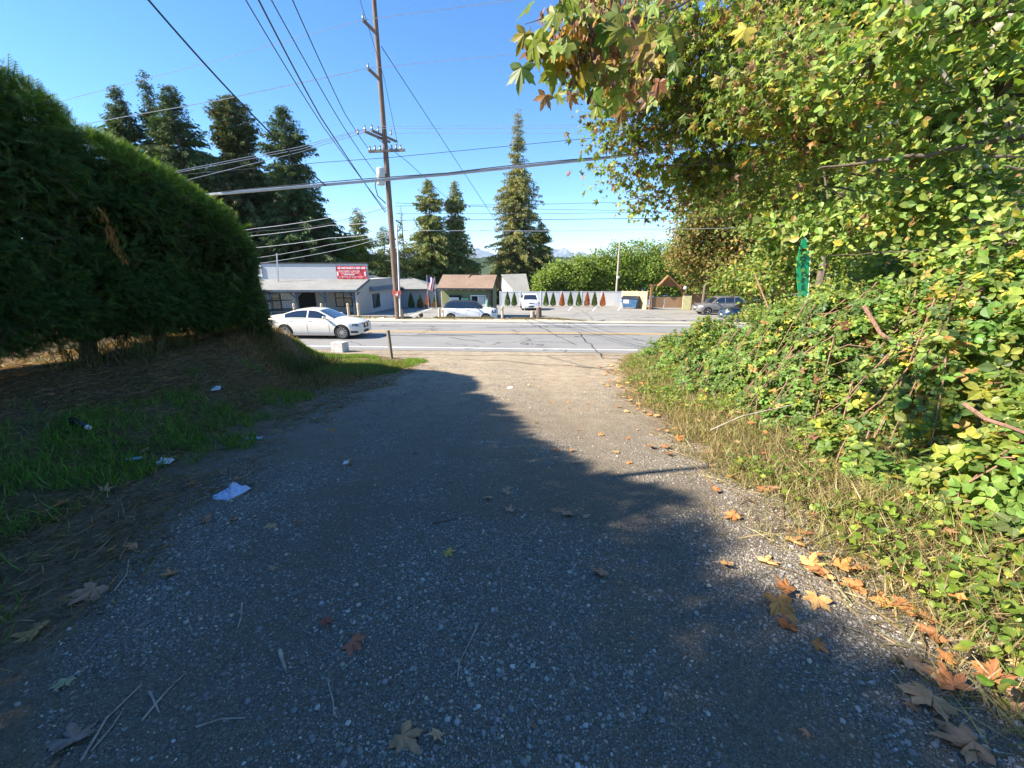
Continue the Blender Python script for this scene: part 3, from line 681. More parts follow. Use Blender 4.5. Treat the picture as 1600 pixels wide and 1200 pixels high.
FIR = [(.06, .11, .035), (.085, .145, .045), (.13, .18, .055), (.22, .17, .07)]
CED = [(.21, .28, .07), (.31, .34, .10), (.42, .35, .13), (.14, .20, .06), (.46, .32, .15)]
for a in ((178, 50, 130, 100, 'leftmost dark conifer behind the hedge, with a broken looking top', 'cone', [5, 5, 2, 1], 1),
          (222, 52, 108, 118, 'narrow spiky conifer with the highest top behind the hedge', 'spire', [5, 5, 2, 1], 2),
          (262, 50, 131, 150, 'broad dark conifer just left of the rust tinged one', 'cone', [6, 4, 1, .5], 3)):
    conifer('fir_tree', a[0], a[1], a[2], None, a[3], a[4], FIR, a[6], 'conifers behind the hedge', a[5], 1.7, a[7])
conifer('fir_tree', 356, 56, 147, None, 150, 'wide conifer with rust brown needles on its left side', FIR+[(.24, .13, .04)], [4, 5, 3, 1, 2.2], 'conifers behind the hedge', 'column', 1.8, 4, .6)
conifer('fir_tree', 440, 54, 163, None, 150, 'dark conifer with airy drooping branches right above the low shop roof', FIR, [6, 5, 1.5, .4], 'conifers behind the hedge', 'cone', 1.6, 5, .55)
conifer('fir_tree', 400, 55, 270, None, 120, 'lower dark conifer filling the gap between the two tall ones above the shop', FIR, [6, 4, 1, .2], 'conifers behind the hedge', 'column', 1.1, 6, .6)
conifer('fir_tree', 480, 57, 290, None, 90, 'small dark conifer on the right shoulder of the airy one', FIR, [6, 5, 1, .3], 'conifers behind the hedge', 'column', .9, 16, .5)
conifer('cedar_tree', 557, 62, 323, None, 75, 'small olive conifer alone in the sky gap left of the utility pole', CED, [4, 4, 2, 3, 1], 'conifers beyond the lot', 'cone', 1.1, 7, .55)
conifer('cedar_tree', 598, 66, 352, None, 70, 'low pale green conifer just left of the utility pole', [(.20, .26, .06), (.14, .19, .05)], [1, 1], 'conifers beyond the lot', 'column', 1, 8, .5)
conifer('cedar_tree', 626, 66, 318, None, 60, 'sparse thin conifer right behind the utility pole', CED, [3, 3, 2, 3, 1], 'conifers beyond the lot', 'spire', .7, 9, .5, bare=.3)
conifer('cedar_tree', 668, 66, 278, None, 92, 'left one of the pair of green gold conifers behind the flags', CED, [6, 5, 2, 3, .6], 'conifers beyond the lot', 'cone', 1.5, 10, .6)
conifer('cedar_tree', 710, 68, 281, None, 78, 'right one of the pair of green gold conifers behind the flags', CED, [4, 4, 2, 5, .6], 'conifers beyond the lot', 'cone', 1.4, 11, .6)
conifer('cedar_tree', 809, 70, 168, None, 88, 'tallest lone conifer with a bare thin top and brown tinged skirts', CED, [4, 4, 4, 3, 2.5], 'conifers beyond the lot', 'spire', 1.6, 12, .5)
conifer('cedar_tree', 846, 69, 345, None, 75, 'short conifer leaning on the right side of the tall lone one', CED, [3, 2, 3, 5, 1], 'conifers beyond the lot', 'cone', 1.6, 13, .55)
conifer('cedar_tree', 790, 72, 372, None, 80, 'low brown green conifer at the left foot of the tall lone one', CED, [3, 3, 4, 3, 2], 'conifers beyond the lot', 'cone', 1.6, 14, .55)
conifer('cedar_tree', 738, 75, 402, None, 26, 'tiny slim blue green conifer above the hut roof', [(.10, .15, .09)], [1], 'conifers beyond the lot', 'column', 1.2, 15, .4)

def crown_pts(blobs, n, sig, shellb=.55):
    """blobs: (centre, rx, ry, rz); clustered leaf positions"""
    vol = np.array([b[1]*b[2]*b[3] for b in blobs])**.8; vol /= vol.sum(); out = []
    nc = max(1, n//22); bi = rng.choice(len(blobs), nc, p=vol)
    for b_, cnt in zip(*np.unique(bi, return_counts=True)):
        c, rx, ry, rz = blobs[b_]; d = rdir(cnt); r = rng.random((cnt, 1))**shellb
        out.append(np.array(c)+d*r*(rx, ry, rz))
    cc = np.concatenate(out); k = rng.integers(0, len(cc), n)
    return cc[k]+rng.normal(size=(n, 3))*np.array(sig)*(1, 1, .7), cc
def broadleaf(name, blobs, n, size, label, cols, wts, sig=.35, trunk=None, limbs=(), tm=OVAL, tf=OVALF, group=None, cat='tree', twigs=0, tr=.14, bark='bark', droop=.25, var=.22, up=.6):
    """blobs: (px, py, D, rx_px, ry_px, depth m)"""
    B = []
    for px, py, D, rx, ry, dp in blobs:
        c = P(px, py, D); B.append((c, rx/640*D, dp, ry/640*D))
    c0 = trunk[0] if trunk else (B[0][0].x, B[0][0].y)
    root = empty(name, G(*c0), 0, label, cat, group); inv = Vector(root.location)
    pos, cc = crown_pts([(b[0]-inv, b[1], b[2], b[3]) for b in B], n, sig)
    pos = pos[gaps(pos+np.array(inv))]
    c = len(pos); d = rdir(c)+np.array([-.2, -.1, -droop]); nn = rdir(c)+np.array([-.8, -.55, up])
    f = fbm(pos[:, 0]*1.3+50, pos[:, 2]*1.3, pos[:, 1]*1.3, 2)
    col = pal(c, cols, wts, var)*(.72+.56*f[:, None])
    link('crown', scatter(pos, d, nn, size*(.45+.9*rng.random(c)**1.3), tm, tf, np.clip(col, .005, .9), M['leaf'], 'crown'), root)
    mb = MB(); base = Vector((0, 0, -.2)); cen = sum(((b[0]-inv) for b in B), Vector())/len(B)
    top = Vector((cen.x*(.7 if not trunk else .12), cen.y*(.7 if not trunk else .12), cen.z))
    mb.tube([base, Vector((0.05, .05, top.z*.35)), (base+top)/2+Vector((.1, 0, top.z*.1)), top], [tr, tr*.85, tr*.6, tr*.3], 8)
    for b in B:
        e = b[0]-inv; st = base.lerp(top, .35+.5*random.random())
        mb.tube([st, st.lerp(e, .5)+Vector((random.gauss(0, .15), .2, .05*e.length)), e], [tr*.24, tr*.16, tr*.05], 6)
    for k in rng.integers(0, len(cc), twigs):
        e = Vector(cc[k]); b = min(B, key=lambda q: (q[0]-inv-e).length); st = b[0]-inv
        mb.tube([st, st.lerp(e, .5)+Vector((0, 0, .06)), e], [.022, .014, .005], 4, False)
    mb.build('trunk', M[bark], root, True)
    return root
YG = [(.27, .37, .07), (.36, .44, .09), (.18, .28, .06), (.48, .44, .10), (.42, .27, .11)]
LAU = [(.25, .36, .06), (.33, .43, .08), (.17, .27, .05)]
broadleaf('maple_tree', [(535, 402, 58, 26, 22, 2.5), (548, 385, 58, 16, 16, 2)], 9000, .32, 'small bright yellow green tree above the shop roof, left of the pole', [(.30, .36, .04), (.20, .28, .04)], [2, 1], .5, group='trees beyond the lot', tr=.2)
# laurels behind the white fence
for k, (px, py, rx, ry, D) in enumerate(((851, 441, 15, 17, 59), (874, 434, 24, 26, 60), (905, 430, 26, 29, 60), (936, 426, 28, 33, 61), (966, 419, 30, 38, 61), (1000, 414, 34, 38, 61), (1038, 416, 34, 38, 60), (1072, 424, 34, 34, 60))):
    lab = ['small round laurel at the left end of the row behind the white fence', 'second bright laurel behind the fence, where the row starts to rise', 'third bright green laurel of the row, above the first orange shrubs on the fence', 'bright green laurel just left of the street lamp', 'tall laurel directly behind the street lamp', 'tallest laurel, above the dumpster and tan fence', 'bright green laurel right behind the gabled gate', 'laurel at the right end of the row merging into the autumn tree'][k]
    broadleaf('laurel_bush', [(px, py, D, rx, ry, 2.2), (px-rx*.4, py+16, D-.5, rx*.7, ry*.8, 1.6), (px+rx*.5, py+22, D+.5, rx*.8, ry*.8, 1.6)], 13000, .27, lab, LAU+[(.34, .42, .06)], [5, 4, 3, 1.2], .35, group='laurels behind the fence', cat='bush', droop=-.3)
broadleaf('background_tree', [(1130, 455, 58, 60, 22, 3), (1220, 440, 58, 70, 35, 3), (1330, 430, 56, 90, 45, 4), (1480, 420, 56, 110, 60, 4), (1040, 452, 61, 40, 18, 2), (1150, 462, 57, 60, 14, 2), (1240, 462, 57, 60, 14, 2)], 34000, .45, 'hazy green tree line far behind the grey suv', YG, [5, 4, 5, 1.4, .6], .6, tr=.2, group='woods on the right', tm=DIA, tf=DIAF)
broadleaf('background_tree', [(1640, 400, 50, 140, 80, 4), (1850, 380, 48, 160, 100, 4), (2100, 380, 46, 200, 110, 4)], 12000, .5, 'tree line beyond the right end of the woods', YG, [5, 4, 5, 1.4, .6], .6, tr=.2, group='woods on the right', tm=DIA, tf=DIAF)
# autumn tree and dense woods on the right
broadleaf('autumn_tree', [(1115, 335, 42, 55, 62, 3.5), (1160, 390, 41, 58, 62, 3.5), (1085, 395, 44, 42, 45, 3), (1140, 290, 43, 50, 50, 3.5), (1190, 300, 42, 50, 60, 3), (1110, 435, 46, 36, 20, 2.5), (1200, 420, 40, 40, 40, 2)], 46000, .30,
          'big autumn tree in olive, gold and rust beyond the road right of the gabled gate', [(.24, .28, .06), (.34, .30, .08), (.42, .27, .10), (.17, .23, .05), (.36, .20, .09)], [4, 3, 3, 3, 1.5], .5, twigs=60, tr=.16, group='woods on the right')
W = 'woods on the right'
broadleaf('alder_tree', [(1250, 330, 27, 75, 70, 2.5), (1230, 420, 26, 60, 40, 2), (1160, 440, 30, 45, 26, 2), (1290, 440, 25, 60, 30, 2), (1330, 380, 26, 70, 60, 2.2), (1300, 250, 28, 80, 60, 2.5)], 34000, .25, 'yellowing green tree behind the green feather flag', YG, [4, 3, 4, 2, .8], .35, twigs=40, tr=.2, group=W)
broadleaf('alder_tree', [(1420, 300, 19, 100, 90, 2), (1500, 220, 19, 110, 90, 2), (1400, 170, 20, 100, 80, 2), (1560, 330, 18, 90, 80, 1.8), (1600, 150, 19, 100, 110, 2), (1650, 280, 18, 90, 120, 2)], 52000, .24, 'dense leafy tree whose thick brown trunk shows near the top right corner', YG, [5, 3, 6, 1.2, .6], .3, twigs=60, tr=.18, group=W)
broadleaf('alder_tree', [(1350, 90, 21, 110, 80, 2), (1480, 60, 21, 120, 90, 2), (1600, 20, 21, 120, 90, 2), (1250, 120, 23, 90, 80, 2.3), (1400, -20, 21, 120, 60, 2), (1230, 20, 23, 100, 70, 2)], 42000, .26, 'tall dense tree filling the top of the frame behind the pale dead limb', YG, [5, 4, 5, 1.6, .8], .32, twigs=50, tr=.2, group=W)
broadleaf('hazel_bush', [(1520, 410, 8.5, 120, 50, 1.2), (1430, 420, 10, 90, 45, 1.2), (1640, 380, 7.5, 100, 90, 1.2), (1590, 300, 9, 90, 60, 1.2), (1480, 350, 10, 90, 50, 1.2)], 26000, .11, 'dense small leaved bush right above the brambles at the right edge', YG, [5, 4, 5, 1.3, .6], .22, twigs=60, tr=.05, group=W, cat='bush')
broadleaf('hazel_bush', [(1330, 470, 13, 80, 30, 1.2), (1260, 478, 14.5, 60, 22, 1.0), (1400, 440, 12.5, 70, 45, 1.2), (1190, 492, 16, 50, 14, .9)], 16000, .10, 'scrubby bush in front of the parked dark suv, above the bramble bank', YG, [5, 4, 4, 2, .8], .22, twigs=60, tr=.04, group=W, cat='bush')
broadleaf('maple_sapling', [(1500, 300, 5.6, 110, 60, .7), (1400, 330, 6.2, 90, 50, .7), (1300, 350, 7.0, 80, 40, .7), (1560, 150, 5.2, 90, 80, .7), (1450, 200, 5.8, 90, 60, .7), (1230, 370, 8, 60, 35, .7), (1370, 90, 5.6, 90, 60, .7), (1520, 40, 5.0, 100, 60, .7), (1580, 380, 4.6, 60, 50, .5), (1480, 400, 5.5, 70, 30, .5)],
          7500, .105, 'loose young growth of broad pale green leaves before the dark limbs', [(.30, .42, .10), (.38, .48, .12), (.24, .36, .09), (.6, .54, .10), (.5, .32, .14)], [5, 5, 3, 1.4, .6], .16, trunk=((6.4, 4.0),), twigs=200, tr=.05, tm=BOV, tf=BOVF, up=.7, cat='tree')
# the big leaf maple that hangs over the drive
ML_ = [(.24, .34, .06), (.32, .42, .08), (.18, .25, .055), (.42, .44, .08), (.52, .38, .08), (.42, .24, .12), (.32, .17, .09)]
broadleaf('maple_tree', [(1190, 150, 7, 80, 70, .7), (1260, 220, 7.4, 80, 55, .7), (1320, 120, 7, 80, 60, .7), (1180, 300, 8.5, 50, 35, .6), (1010, 110, 9, 75, 75, .9), (1090, 60, 8.5, 95, 80, 1.0), (1180, 130, 9.5, 80, 60, 1.6), (1100, 190, 9.5, 80, 50, 1.4), (960, 60, 8, 60, 55, .8), (1000, 230, 9.5, 55, 38, .6), (935, 195, 9, 30, 22, .4), (1075, 280, 10, 60, 42, .7), (1010, 315, 10, 34, 20, .45), (1150, 250, 10, 80, 60, .9), (950, 260, 9.5, 25, 18, .35)],
          19000, .175, 'big leaf maple hanging over the driveway with green, gold and rusty seed clusters', ML_, [5, 5, 3, 3, 1.8, 2.4, 1.4], .27, trunk=((9.2, 6.8),), tm=MAPLE2, tf=MAPLE2F, twigs=300, tr=.11, group=None, droop=.9, up=.2)
# nearest maple spray with single leaves to be made out
root = empty('maple_branch', P(960, 20, 3.0), 0, 'nearest maple branch tip with large green and yellow leaves and brown seeds against the sky', 'branch'); inv = np.array(root.location)
anch = []
for px, py, D, sp, n, bright in ((905, 45, 2.75, .16, 34, 0), (870, 70, 2.7, .10, 12, 0), (935, 75, 2.9, .16, 26, 0), (960, 20, 3.0, .2, 26, 0), (900, 5, 2.8, .12, 12, 0), (990, 60, 3.2, .2, 24, 0), (985, 130, 3.8, .17, 16, 0), (945, 120, 3.5, .10, 8, 0)):
    p = np.array(P(px, py, D)); anch.append(np.concatenate([p+rng.normal(size=(n, 3))*sp*(1, .7, .6)]))
pos = np.concatenate(anch); c = len(pos); ex = [np.array(P(*q)) for q in ((832, 42, 2.6), (818, 88, 2.6), (838, 50, 2.6), (866, 84, 2.65), (905, 92, 2.7), (900, 30, 2.65), (920, 20, 2.7), (880, 52, 2.6), (975, 35, 2.9), (1045, 30, 3.2))]
pos = np.concatenate([pos, ex]); c2 = len(pos)
d = rdir(c2)*.6+np.array([-.15, 0, -.9]); nn = rdir(c2)*.7+np.array([-.4, -.8, .3])
d[-10:] = d[-10:]*.35+np.array([0, 0, -.8])
col = pal(c2, ML_, [3, 2, 1.5, 2, 2.5, 2, 1.5]); col[-10:] = [(.28, .36, .04), (.12, .20, .04), (.30, .36, .05), (.36, .40, .05), (.45, .36, .04), (.60, .40, .05), (.30, .38, .05), (.62, .36, .05), (.3, .38, .05), (.25, .34, .05)]
sz = .11+.09*rng.random(c2); sz[-10:] = .20
link('foliage', scatter(pos-inv, d, nn, sz, MAPLE, MAPLEF, np.clip(col, .01, .9), M['leaf'], 'foliage'), root)
sp_ = np.concatenate([np.array(P(px, py, D))+rng.normal(size=(n, 3))*(.07, .06, .08) for px, py, D, n in ((905, 62, 2.7, 110), (875, 40, 2.7, 60), (925, 88, 2.8, 80), (955, 15, 2.9, 90), (985, 110, 3.3, 60))])
c = len(sp_)
link('seed_clusters', scatter(sp_-inv, rdir(c)*.5+np.array([0, 0, -1.0]), rdir(c), .035+.02*rng.random(c), np.array(OVAL)*(1, .8, 1), OVALF, pal(c, [(.40, .22, .13), (.28, .14, .09), (.5, .34, .22)], [2, 2, 1]), M['leaf'], 'seed_clusters'), root)['kind'] = 'stuff'
iv = Vector(inv); mb = MB()
for pts, r in (([(1180, -60, 3.6), (1060, 10, 3.3), (985, 35, 3.0), (930, 60, 2.8), (905, 62, 2.72)], .011), ([(930, 60, 2.8), (880, 50, 2.7), (845, 30, 2.62), (820, 38, 2.6)], .005), ([(905, 62, 2.72), (860, 66, 2.65), (835, 74, 2.6), (825, 82, 2.6)], .004), ([(985, 35, 3.0), (950, 80, 2.95), (930, 105, 2.9)], .005), ([(1060, 10, 3.3), (1000, 90, 3.6), (960, 130, 3.6)], .006), ([(985, 35, 3.0), (940, 8, 2.9), (900, -10, 2.8)], .005)):
    mb.tube([P(*p)-iv for p in pts], [r*(1-.7*i/(len(pts)-1)) for i in range(len(pts))], 6)
mb.build('twigs', M['bark'], root, True)['kind'] = 'stuff'
# bare limbs seen among the leaves
def limb(pts, r0, r1, label, m='bark', cat='branch'):
    q = [P(*p) for p in pts]; n = len(q)
    # smooth
    f = []
    for i in range(n-1):
        p0, p1, p2, p3 = q[max(i-1, 0)], q[i], q[i+1], q[min(i+2, n-1)]
        for t in np.linspace(0, 1, 6)[:-1]:
            f.append(.5*((2*p1)+(p2-p0)*t+(2*p0-5*p1+4*p2-p3)*t*t+(-p0+3*p1-3*p2+p3)*t**3))
    f.append(q[-1]); k = len(f)
    f = [p+Vector((random.gauss(0, r0*.25), random.gauss(0, r0*.25), random.gauss(0, r0*.25))) for p in f]
    tag(MB().tube(f, [r0+(r1-r0)*i/(k-1) for i in range(k)], 8).build('tree_limb', M[m], smooth=True, auto=60), label, cat)
limb([(1405, -30, 7), (1430, 40, 7), (1470, 110, 7), (1500, 165, 7), (1535, 260, 7.3)], .045, .012, 'pale dead limb slanting down through the leaves at the top right', 'palebark')
limb([(1640, -40, 8), (1590, 15, 8), (1562, 45, 8), (1552, 90, 8), (1542, 170, 8.2), (1538, 190, 8.2)], .11, .05, 'thick bent brown trunk at the top right corner', 'palebark')
limb([(1640, 205, 6.2), (1540, 190, 6.2), (1440, 170, 6.3), (1390, 140, 6.3), (1340, 118, 6.5)], .05, .010, 'long pinkish brown limb reaching left below the bent trunk', 'palebark')
limb([(1660, 205, 5), (1560, 220, 5.2), (1450, 240, 5.4), (1330, 258, 5.7), (1280, 262, 5.8)], .045, .008, 'long dark limb crossing the leaves above the green flag', 'bark')
limb([(1300, 185, 8.6), (1200, 180, 9), (1120, 175, 9), (1050, 190, 9.4), (985, 250, 9.6)], .05, .006, 'dark curved twiggy maple limb hanging against the sky', 'bark')
limb([(1240, 60, 8.5), (1180, 15, 8.2), (1150, 50, 8.2), (1110, 75, 8.3), (1075, 82, 8.4)], .03, .006, 'grey arched limb near the top edge against the sky', 'bark')
limb([(1520, 235, 6.4), (1545, 270, 6.4), (1570, 330, 6.6), (1582, 370, 6.6)], .035, .03, 'short pale stub of trunk behind the bramble tops at the right', 'palebark')
limb([(1620, 372, 5), (1520, 385, 5.3), (1420, 392, 5.6), (1300, 400, 6)], .018, .004, 'thin dark twig level with the green flag', 'bark')
limb([(1480, 410, 6), (1400, 400, 6.4), (1330, 395, 7), (1250, 440, 8)], .02, .006, 'thin dark branch crossing in front of the green flag', 'bark')
# ------------------------------------------------------------------ vehicles
def paint(name, c, metal=0.0, rough=.28):
    m, nt, bs = newmat(name); bs.inputs['Base Color'].default_value = (*c, 1); bs.inputs['Roughness'].default_value = rough
    bs.inputs['Metallic'].default_value = metal; bs.inputs['Coat Weight'].default_value = .7; bs.inputs['Coat Roughness'].default_value = .04
    f = noise(nt, 3, 4); nt.links.new(ramp(nt, f, [(0.3, tuple(q*.93 for q in c)), (0.7, c)]), bs.inputs['Base Color']); return m
def glassmat():
    m, nt, bs = newmat('dark car glass'); bs.inputs['Base Color'].default_value = (.015, .02, .03, 1); bs.inputs['Roughness'].default_value = .04
    bs.inputs['Specular IOR Level'].default_value = .9; bs.inputs['Coat Weight'].default_value = .8; return m
M['glass'] = glassmat()
M['chrome'] = simple('bright trim', (.7, .7, .7), .18, 1, .05)
M['alloy'] = simple('alloy rim', (.62, .63, .65), .3, .9, .05)
M['lampglass'] = simple('lamp glass', (.55, .6, .65), .12, .3, .1); M['redlamp'] = simple('tail lamp red', (.45, .02, .02), .2)
M['plastic'] = simple('black trim plastic', (.03, .03, .032), .55)
M['plate'] = simple('plate', (.7, .72, .75), .5)
def car(name, loc, rz, label, pnt, S, roofm=None, group=None):
    """S: L, W, wheel r, wheelbase, front overhang; xz curves measured from the nose (x forward is +)."""
    root = empty(name, loc, rz, label, 'car', group)
    L, Wd, rw, wb, fo = S['L'], S['W'], S['r'], S['wb'], S['fo']
    tx, tz = zip(*S['top']); bx_, bz_ = zip(*S['bot']); hw = Wd/2
    def smooth(f, x, w=.06): return np.mean([f(x+e) for e in (-w, -w/2, 0, w/2, w)])
    top = lambda d: smooth(lambda q: np.interp(q, tx, tz), d); bot = lambda d: np.interp(d, bx_, bz_)
    def plan(d):
        e = S.get('nose', .55); f = 1-.20*max(0, 1-d/e)**2.4; r = 1-.13*max(0, 1-(L-d)/.6)**2.2
        return hw*min(f, r)
    prof = lambda t: np.interp(t, [0, .08, .25, .45, .62, .78, .9, .97, 1], [.90, .955, .985, 1, .995, .975, .93, .86, .76])
    def yside(d, z):
        b, t = bot(d), top(d); return plan(d)*prof((z-b)/max(t-b, .01))
    ds = np.concatenate([[0, .012, .04, .09, .16, .25], np.linspace(.35, L-.35, 46), [L-.25, L-.16, L-.09, L-.04, L-.012, L]])
    ts = [0, .04, .12, .25, .4, .52, .65, .78, .88, .95, 1.0]
    V, F = [], []; n = 2*len(ts)+3
    for d in ds:
        e0 = min(d, L-d); sh = (1-(max(0, .10-e0)/.10)**2*.10)
        b, t = bot(d), top(d); mid = (b+t)/2; b2, t2 = mid+(b-mid)*sh, mid+(t-mid)*sh
        ring = []
        for s_ in (1, -1):
            r = [(plan(d)*prof(q)*s_*(1 if e0 > .1 else (1-(.1-e0)*.5)), b2+(t2-b2)*q) for q in ts]
            ring.append(r)
        crown = (t2-b2)*.0+.035
        full = [(0, b2)]+ring[0]+[(ring[0][-1][0]*.55, t2+crown*.7), ]+[(0, t2+crown)]+[(ring[1][-1][0]*.55, t2+crown*.7)]+ring[1][::-1]
        for y, z in full: V.append((L/2-d, y, z))
        n = len(full)
    for i in range(len(ds)-1):
        for j in range(n): a = i*n+j; b = i*n+(j+1) % n; F.append((a, b, b+n, a+n))
    F.append(tuple(range(n))); F.append(tuple(range((len(ds)-1)*n, len(ds)*n))[::-1])
    mb = MB(); mb.v, mb.f = V, F
    body = mb.build('body', pnt, root)
    wx = [L/2-fo, L/2-fo-wb]
    cut = MB()
    for x in wx:
        for s_ in (1, -1):
            cir = [(x+(rw+.055)*math.cos(a), rw+(rw+.055)*math.sin(a)) for a in np.linspace(0, 2*math.pi, 33)[:-1]]
            cut.prism(cir, 'y', s_*(hw-.27), s_*(hw+.2))
    co = cut.build('cutter', M['black'])
    md = body.modifiers.new('b', 'BOOLEAN'); md.object = co; md.operation = 'DIFFERENCE'; md.solver = 'EXACT'
    root.location = (0, 0, 0); root.rotation_euler = (0, 0, 0)
    bpy.context.view_layer.update(); dg = bpy.context.evaluated_depsgraph_get()
    me = bpy.data.meshes.new_from_object(body.evaluated_get(dg)); body.modifiers.clear(); body.data = me
    me.materials.clear(); me.materials.append(pnt); me.materials.append(M['black'])
    ml = np.zeros(len(me.polygons), np.int32)
    for pq in me.polygons:
        c_ = pq.center
        if abs(c_.y) < hw*.97-.0 and any(math.hypot(c_.x-x, c_.z-rw) < rw+.057 for x in wx): ml[pq.index] = 1
    me.polygons.foreach_set('material_index', ml); me.polygons.foreach_set('use_smooth', [True]*len(me.polygons)); me.set_sharp_from_angle(angle=R(32))
    bpy.data.objects.remove(co); root.location = loc; root.rotation_euler = (0, 0, rz)
    # cabin
    rx, rz_ = zip(*S['roof']); c0, c1 = rx[0], rx[-1]; tumble = S.get('tumble', .2)
    rf = lambda d: float(np.mean([np.interp(d+e, rx, rz_) for e in (-.08, -.04, 0, .04, .08)])) if c0+.1 < d < c1-.1 else float(np.interp(d, rx, rz_))
    zr = max(rz_); belt = lambda d: top(d)-.02; wbelt = lambda d: plan(d)*.90
    def wroof(d): return wbelt(d)-tumble*max(0, (rf(d)-belt(d))/(zr-belt((c0+c1)/2)))
    def side(d, t, off=0, s_=1): 
        z = belt(d)+(rf(d)-.03-belt(d))*t; y = wbelt(d)+(wroof(d)-wbelt(d))*t**1.15; return (L/2-d, s_*(y+off), z+off*.3)
    def over(d, u, off=0):
        y = wroof(d)*u; return (L/2-d, y, rf(d)-.03*abs(u)**2.5+off)
    cs = np.linspace(c0, c1, 42); V, F = [], []
    tt = [0, .25, .5, .75, .95]; uu = [1, .9, .7, .35, 0, -.35, -.7, -.9, -1]
    for d in cs:
        V += [side(d, t) for t in tt]+[over(d, u) for u in uu]+[side(d, t, 0, -1) for t in tt[::-1]]
    n = len(tt)*2+len(uu)
    for i in range(len(cs)-1):
        for j in range(n-1): a = i*n+j; F.append((a, a+1, a+1+n, a+n))
    mb = MB(); mb.v, mb.f = V, F; mb.build('roof', roofm or pnt, root, True, auto=40)
    def patch(nm, fn, a0, a1, b0, b1, na, nb, m):
        V = [fn(a, b) for a in np.linspace(a0, a1, na) for b in np.linspace(b0, b1, nb)]
        F = [(i*nb+j, i*nb+j+1, (i+1)*nb+j+1, (i+1)*nb+j) for i in range(na-1) for j in range(nb-1)]
        mb = MB(); mb.v, mb.f = V, F; return mb.build(nm, m, root, True)
    patch('windscreen', lambda a, b: over(a, b, .006), c0+.05, S['ws'], -.88, .88, 10, 9, M['glass'])
    patch('rear_window', lambda a, b: over(a, b, .006), S['rw'], c1-.05, -.85, .85, 10, 9, M['glass'])
    for s_ in (1, -1):
        for a, b in S['win']: patch('side_window', lambda d, t: side(d, t, .006, s_), a, b, .1, .88, 12, 4, M['glass'])
        for z0, z1, d0, d1, m, nm in S['patches']:
            patch(nm, lambda d, z: (L/2-d, s_*(yside(d, z)+.006), z), d0, d1, z0, z1, 8, 4, m)
        for d in S['seams']:
            mb = MB(); mb.tube([(L/2-d, s_*(yside(d, z)+.001), z) for z in np.linspace(bot(d)+.08, top(d)-.03, 8)], .005, 4); mb.build('door_seam', M['plastic'], root)
        for d in S['handles']:
            z = top(d)-.13; y = yside(d, z); MB().bar((L/2-d+.09, s_*(y+.02), z), (L/2-d-.09, s_*(y+.02), z), .022, .03).build('door_handle', S.get('hm', pnt), root)
        d = S['mir']; z = top(d)+.07; y = plan(d)*.9
        mb = MB(); mb.sphere((L/2-d, s_*(y+.15), z), .11, 12, (.6, .95, .65)); mb.bar((L/2-d, s_*(y-.02), z-.06), (L/2-d, s_*(y+.12), z-.03), .05, .04)
        mb.build('side_mirror', S.get('mm', pnt), root, True)
    # nose and tail fittings
    for nm, y0, y1, z0, z1, m, dz in S['front']:
        zs = [(q-z0)/(z1-z0) for q in (z0, z1)]
        def fp(y, z):
            k = abs(y)/(plan(0)*prof(.5)); return (L/2+.012-.10*k**3-abs(z-(bot(0)+top(0))/2)*.03, y, z)
        mb = MB(); V = [fp(y, z) for y in np.linspace(y0, y1, 7) for z in (z0, z1)]; k = len(V)
        V += [(x-.05, y, z) for x, y, z in V]
        F = [(2*i, 2*i+2, 2*i+3, 2*i+1) for i in range(6)]+[(2*i, k+2*i, k+2*i+2, 2*i+2) for i in range(6)]+[(2*i+1, 2*i+3, k+2*i+3, k+2*i+1) for i in range(6)]+[(0, 1, k+1, k), (12, k+12, k+13, 13)]
        mb.v, mb.f = V, F; mb.build(nm, m, root, True)
    for nm, y0, y1, z0, z1, m in S['rear']:
        MB().box((-L/2-.008, (y0+y1)/2, (z0+z1)/2), (.03, abs(y1-y0), z1-z0)).build(nm, m, root)
    for x in wx:
        for s_ in (1, -1):
            w = bpy.data.objects.new('wheel', None); COL.objects.link(w); w.parent = root; w.location = (x, s_*(hw-.125), rw)
            T = MB(); pr = [(-.11, rw*.70), (-.115, rw*.9), (-.095, rw*.985), (-.05, rw), (.05, rw), (.095, rw*.985), (.115, rw*.9), (.11, rw*.70)]
            K = 36
            for a in np.linspace(0, 2*math.pi, K+1)[:-1]: T.v += [(r*math.cos(a), y, r*math.sin(a)) for y, r in pr]
            q = len(pr)
            for i in range(K):
                for j in range(q): a_ = i*q+j; b_ = i*q+(j+1) % q; c_ = ((i+1) % K)*q; T.f.append((a_, b_, c_+(j+1) % q, c_+j))
            T.build('tyre', M['black'], w, True)
            rm = MB(); yo = s_*.085
            cir = lambda r, y: [(r*math.cos(a), y, r*math.sin(a)) for a in np.linspace(0, 2*math.pi, 33)[:-1]]
            V = cir(rw*.74, s_*.105)+cir(rw*.66, s_*.10)+cir(rw*.62, s_*.02); rm.add(V, [(i, (i+1) % 32, 32+(i+1) % 32, 32+i) for i in range(32)]+[(32+i, 32+(i+1) % 32, 64+(i+1) % 32, 64+i) for i in range(32)])
            ns = S.get('spokes', 10)
            for k in range(ns):
                a = 2*math.pi*k/ns; rm.bar((0, s_*.085, 0), (rw*.68*math.cos(a), s_*.098, rw*.68*math.sin(a)), .022 if ns > 6 else .06, .03)
            rm.prism([(.06*math.cos(a), .06*math.sin(a)) for a in np.linspace(0, 2*math.pi, 17)[:-1]], 'y', s_*.06, s_*.112)
            rm.build('rim', M['alloy'], w, True)
            MB().prism([(rw*.66*math.cos(a), rw*.66*math.sin(a)) for a in np.linspace(0, 2*math.pi, 25)[:-1]], 'y', s_*.0, s_*.045).build('brake_disc', M['dark'], w)
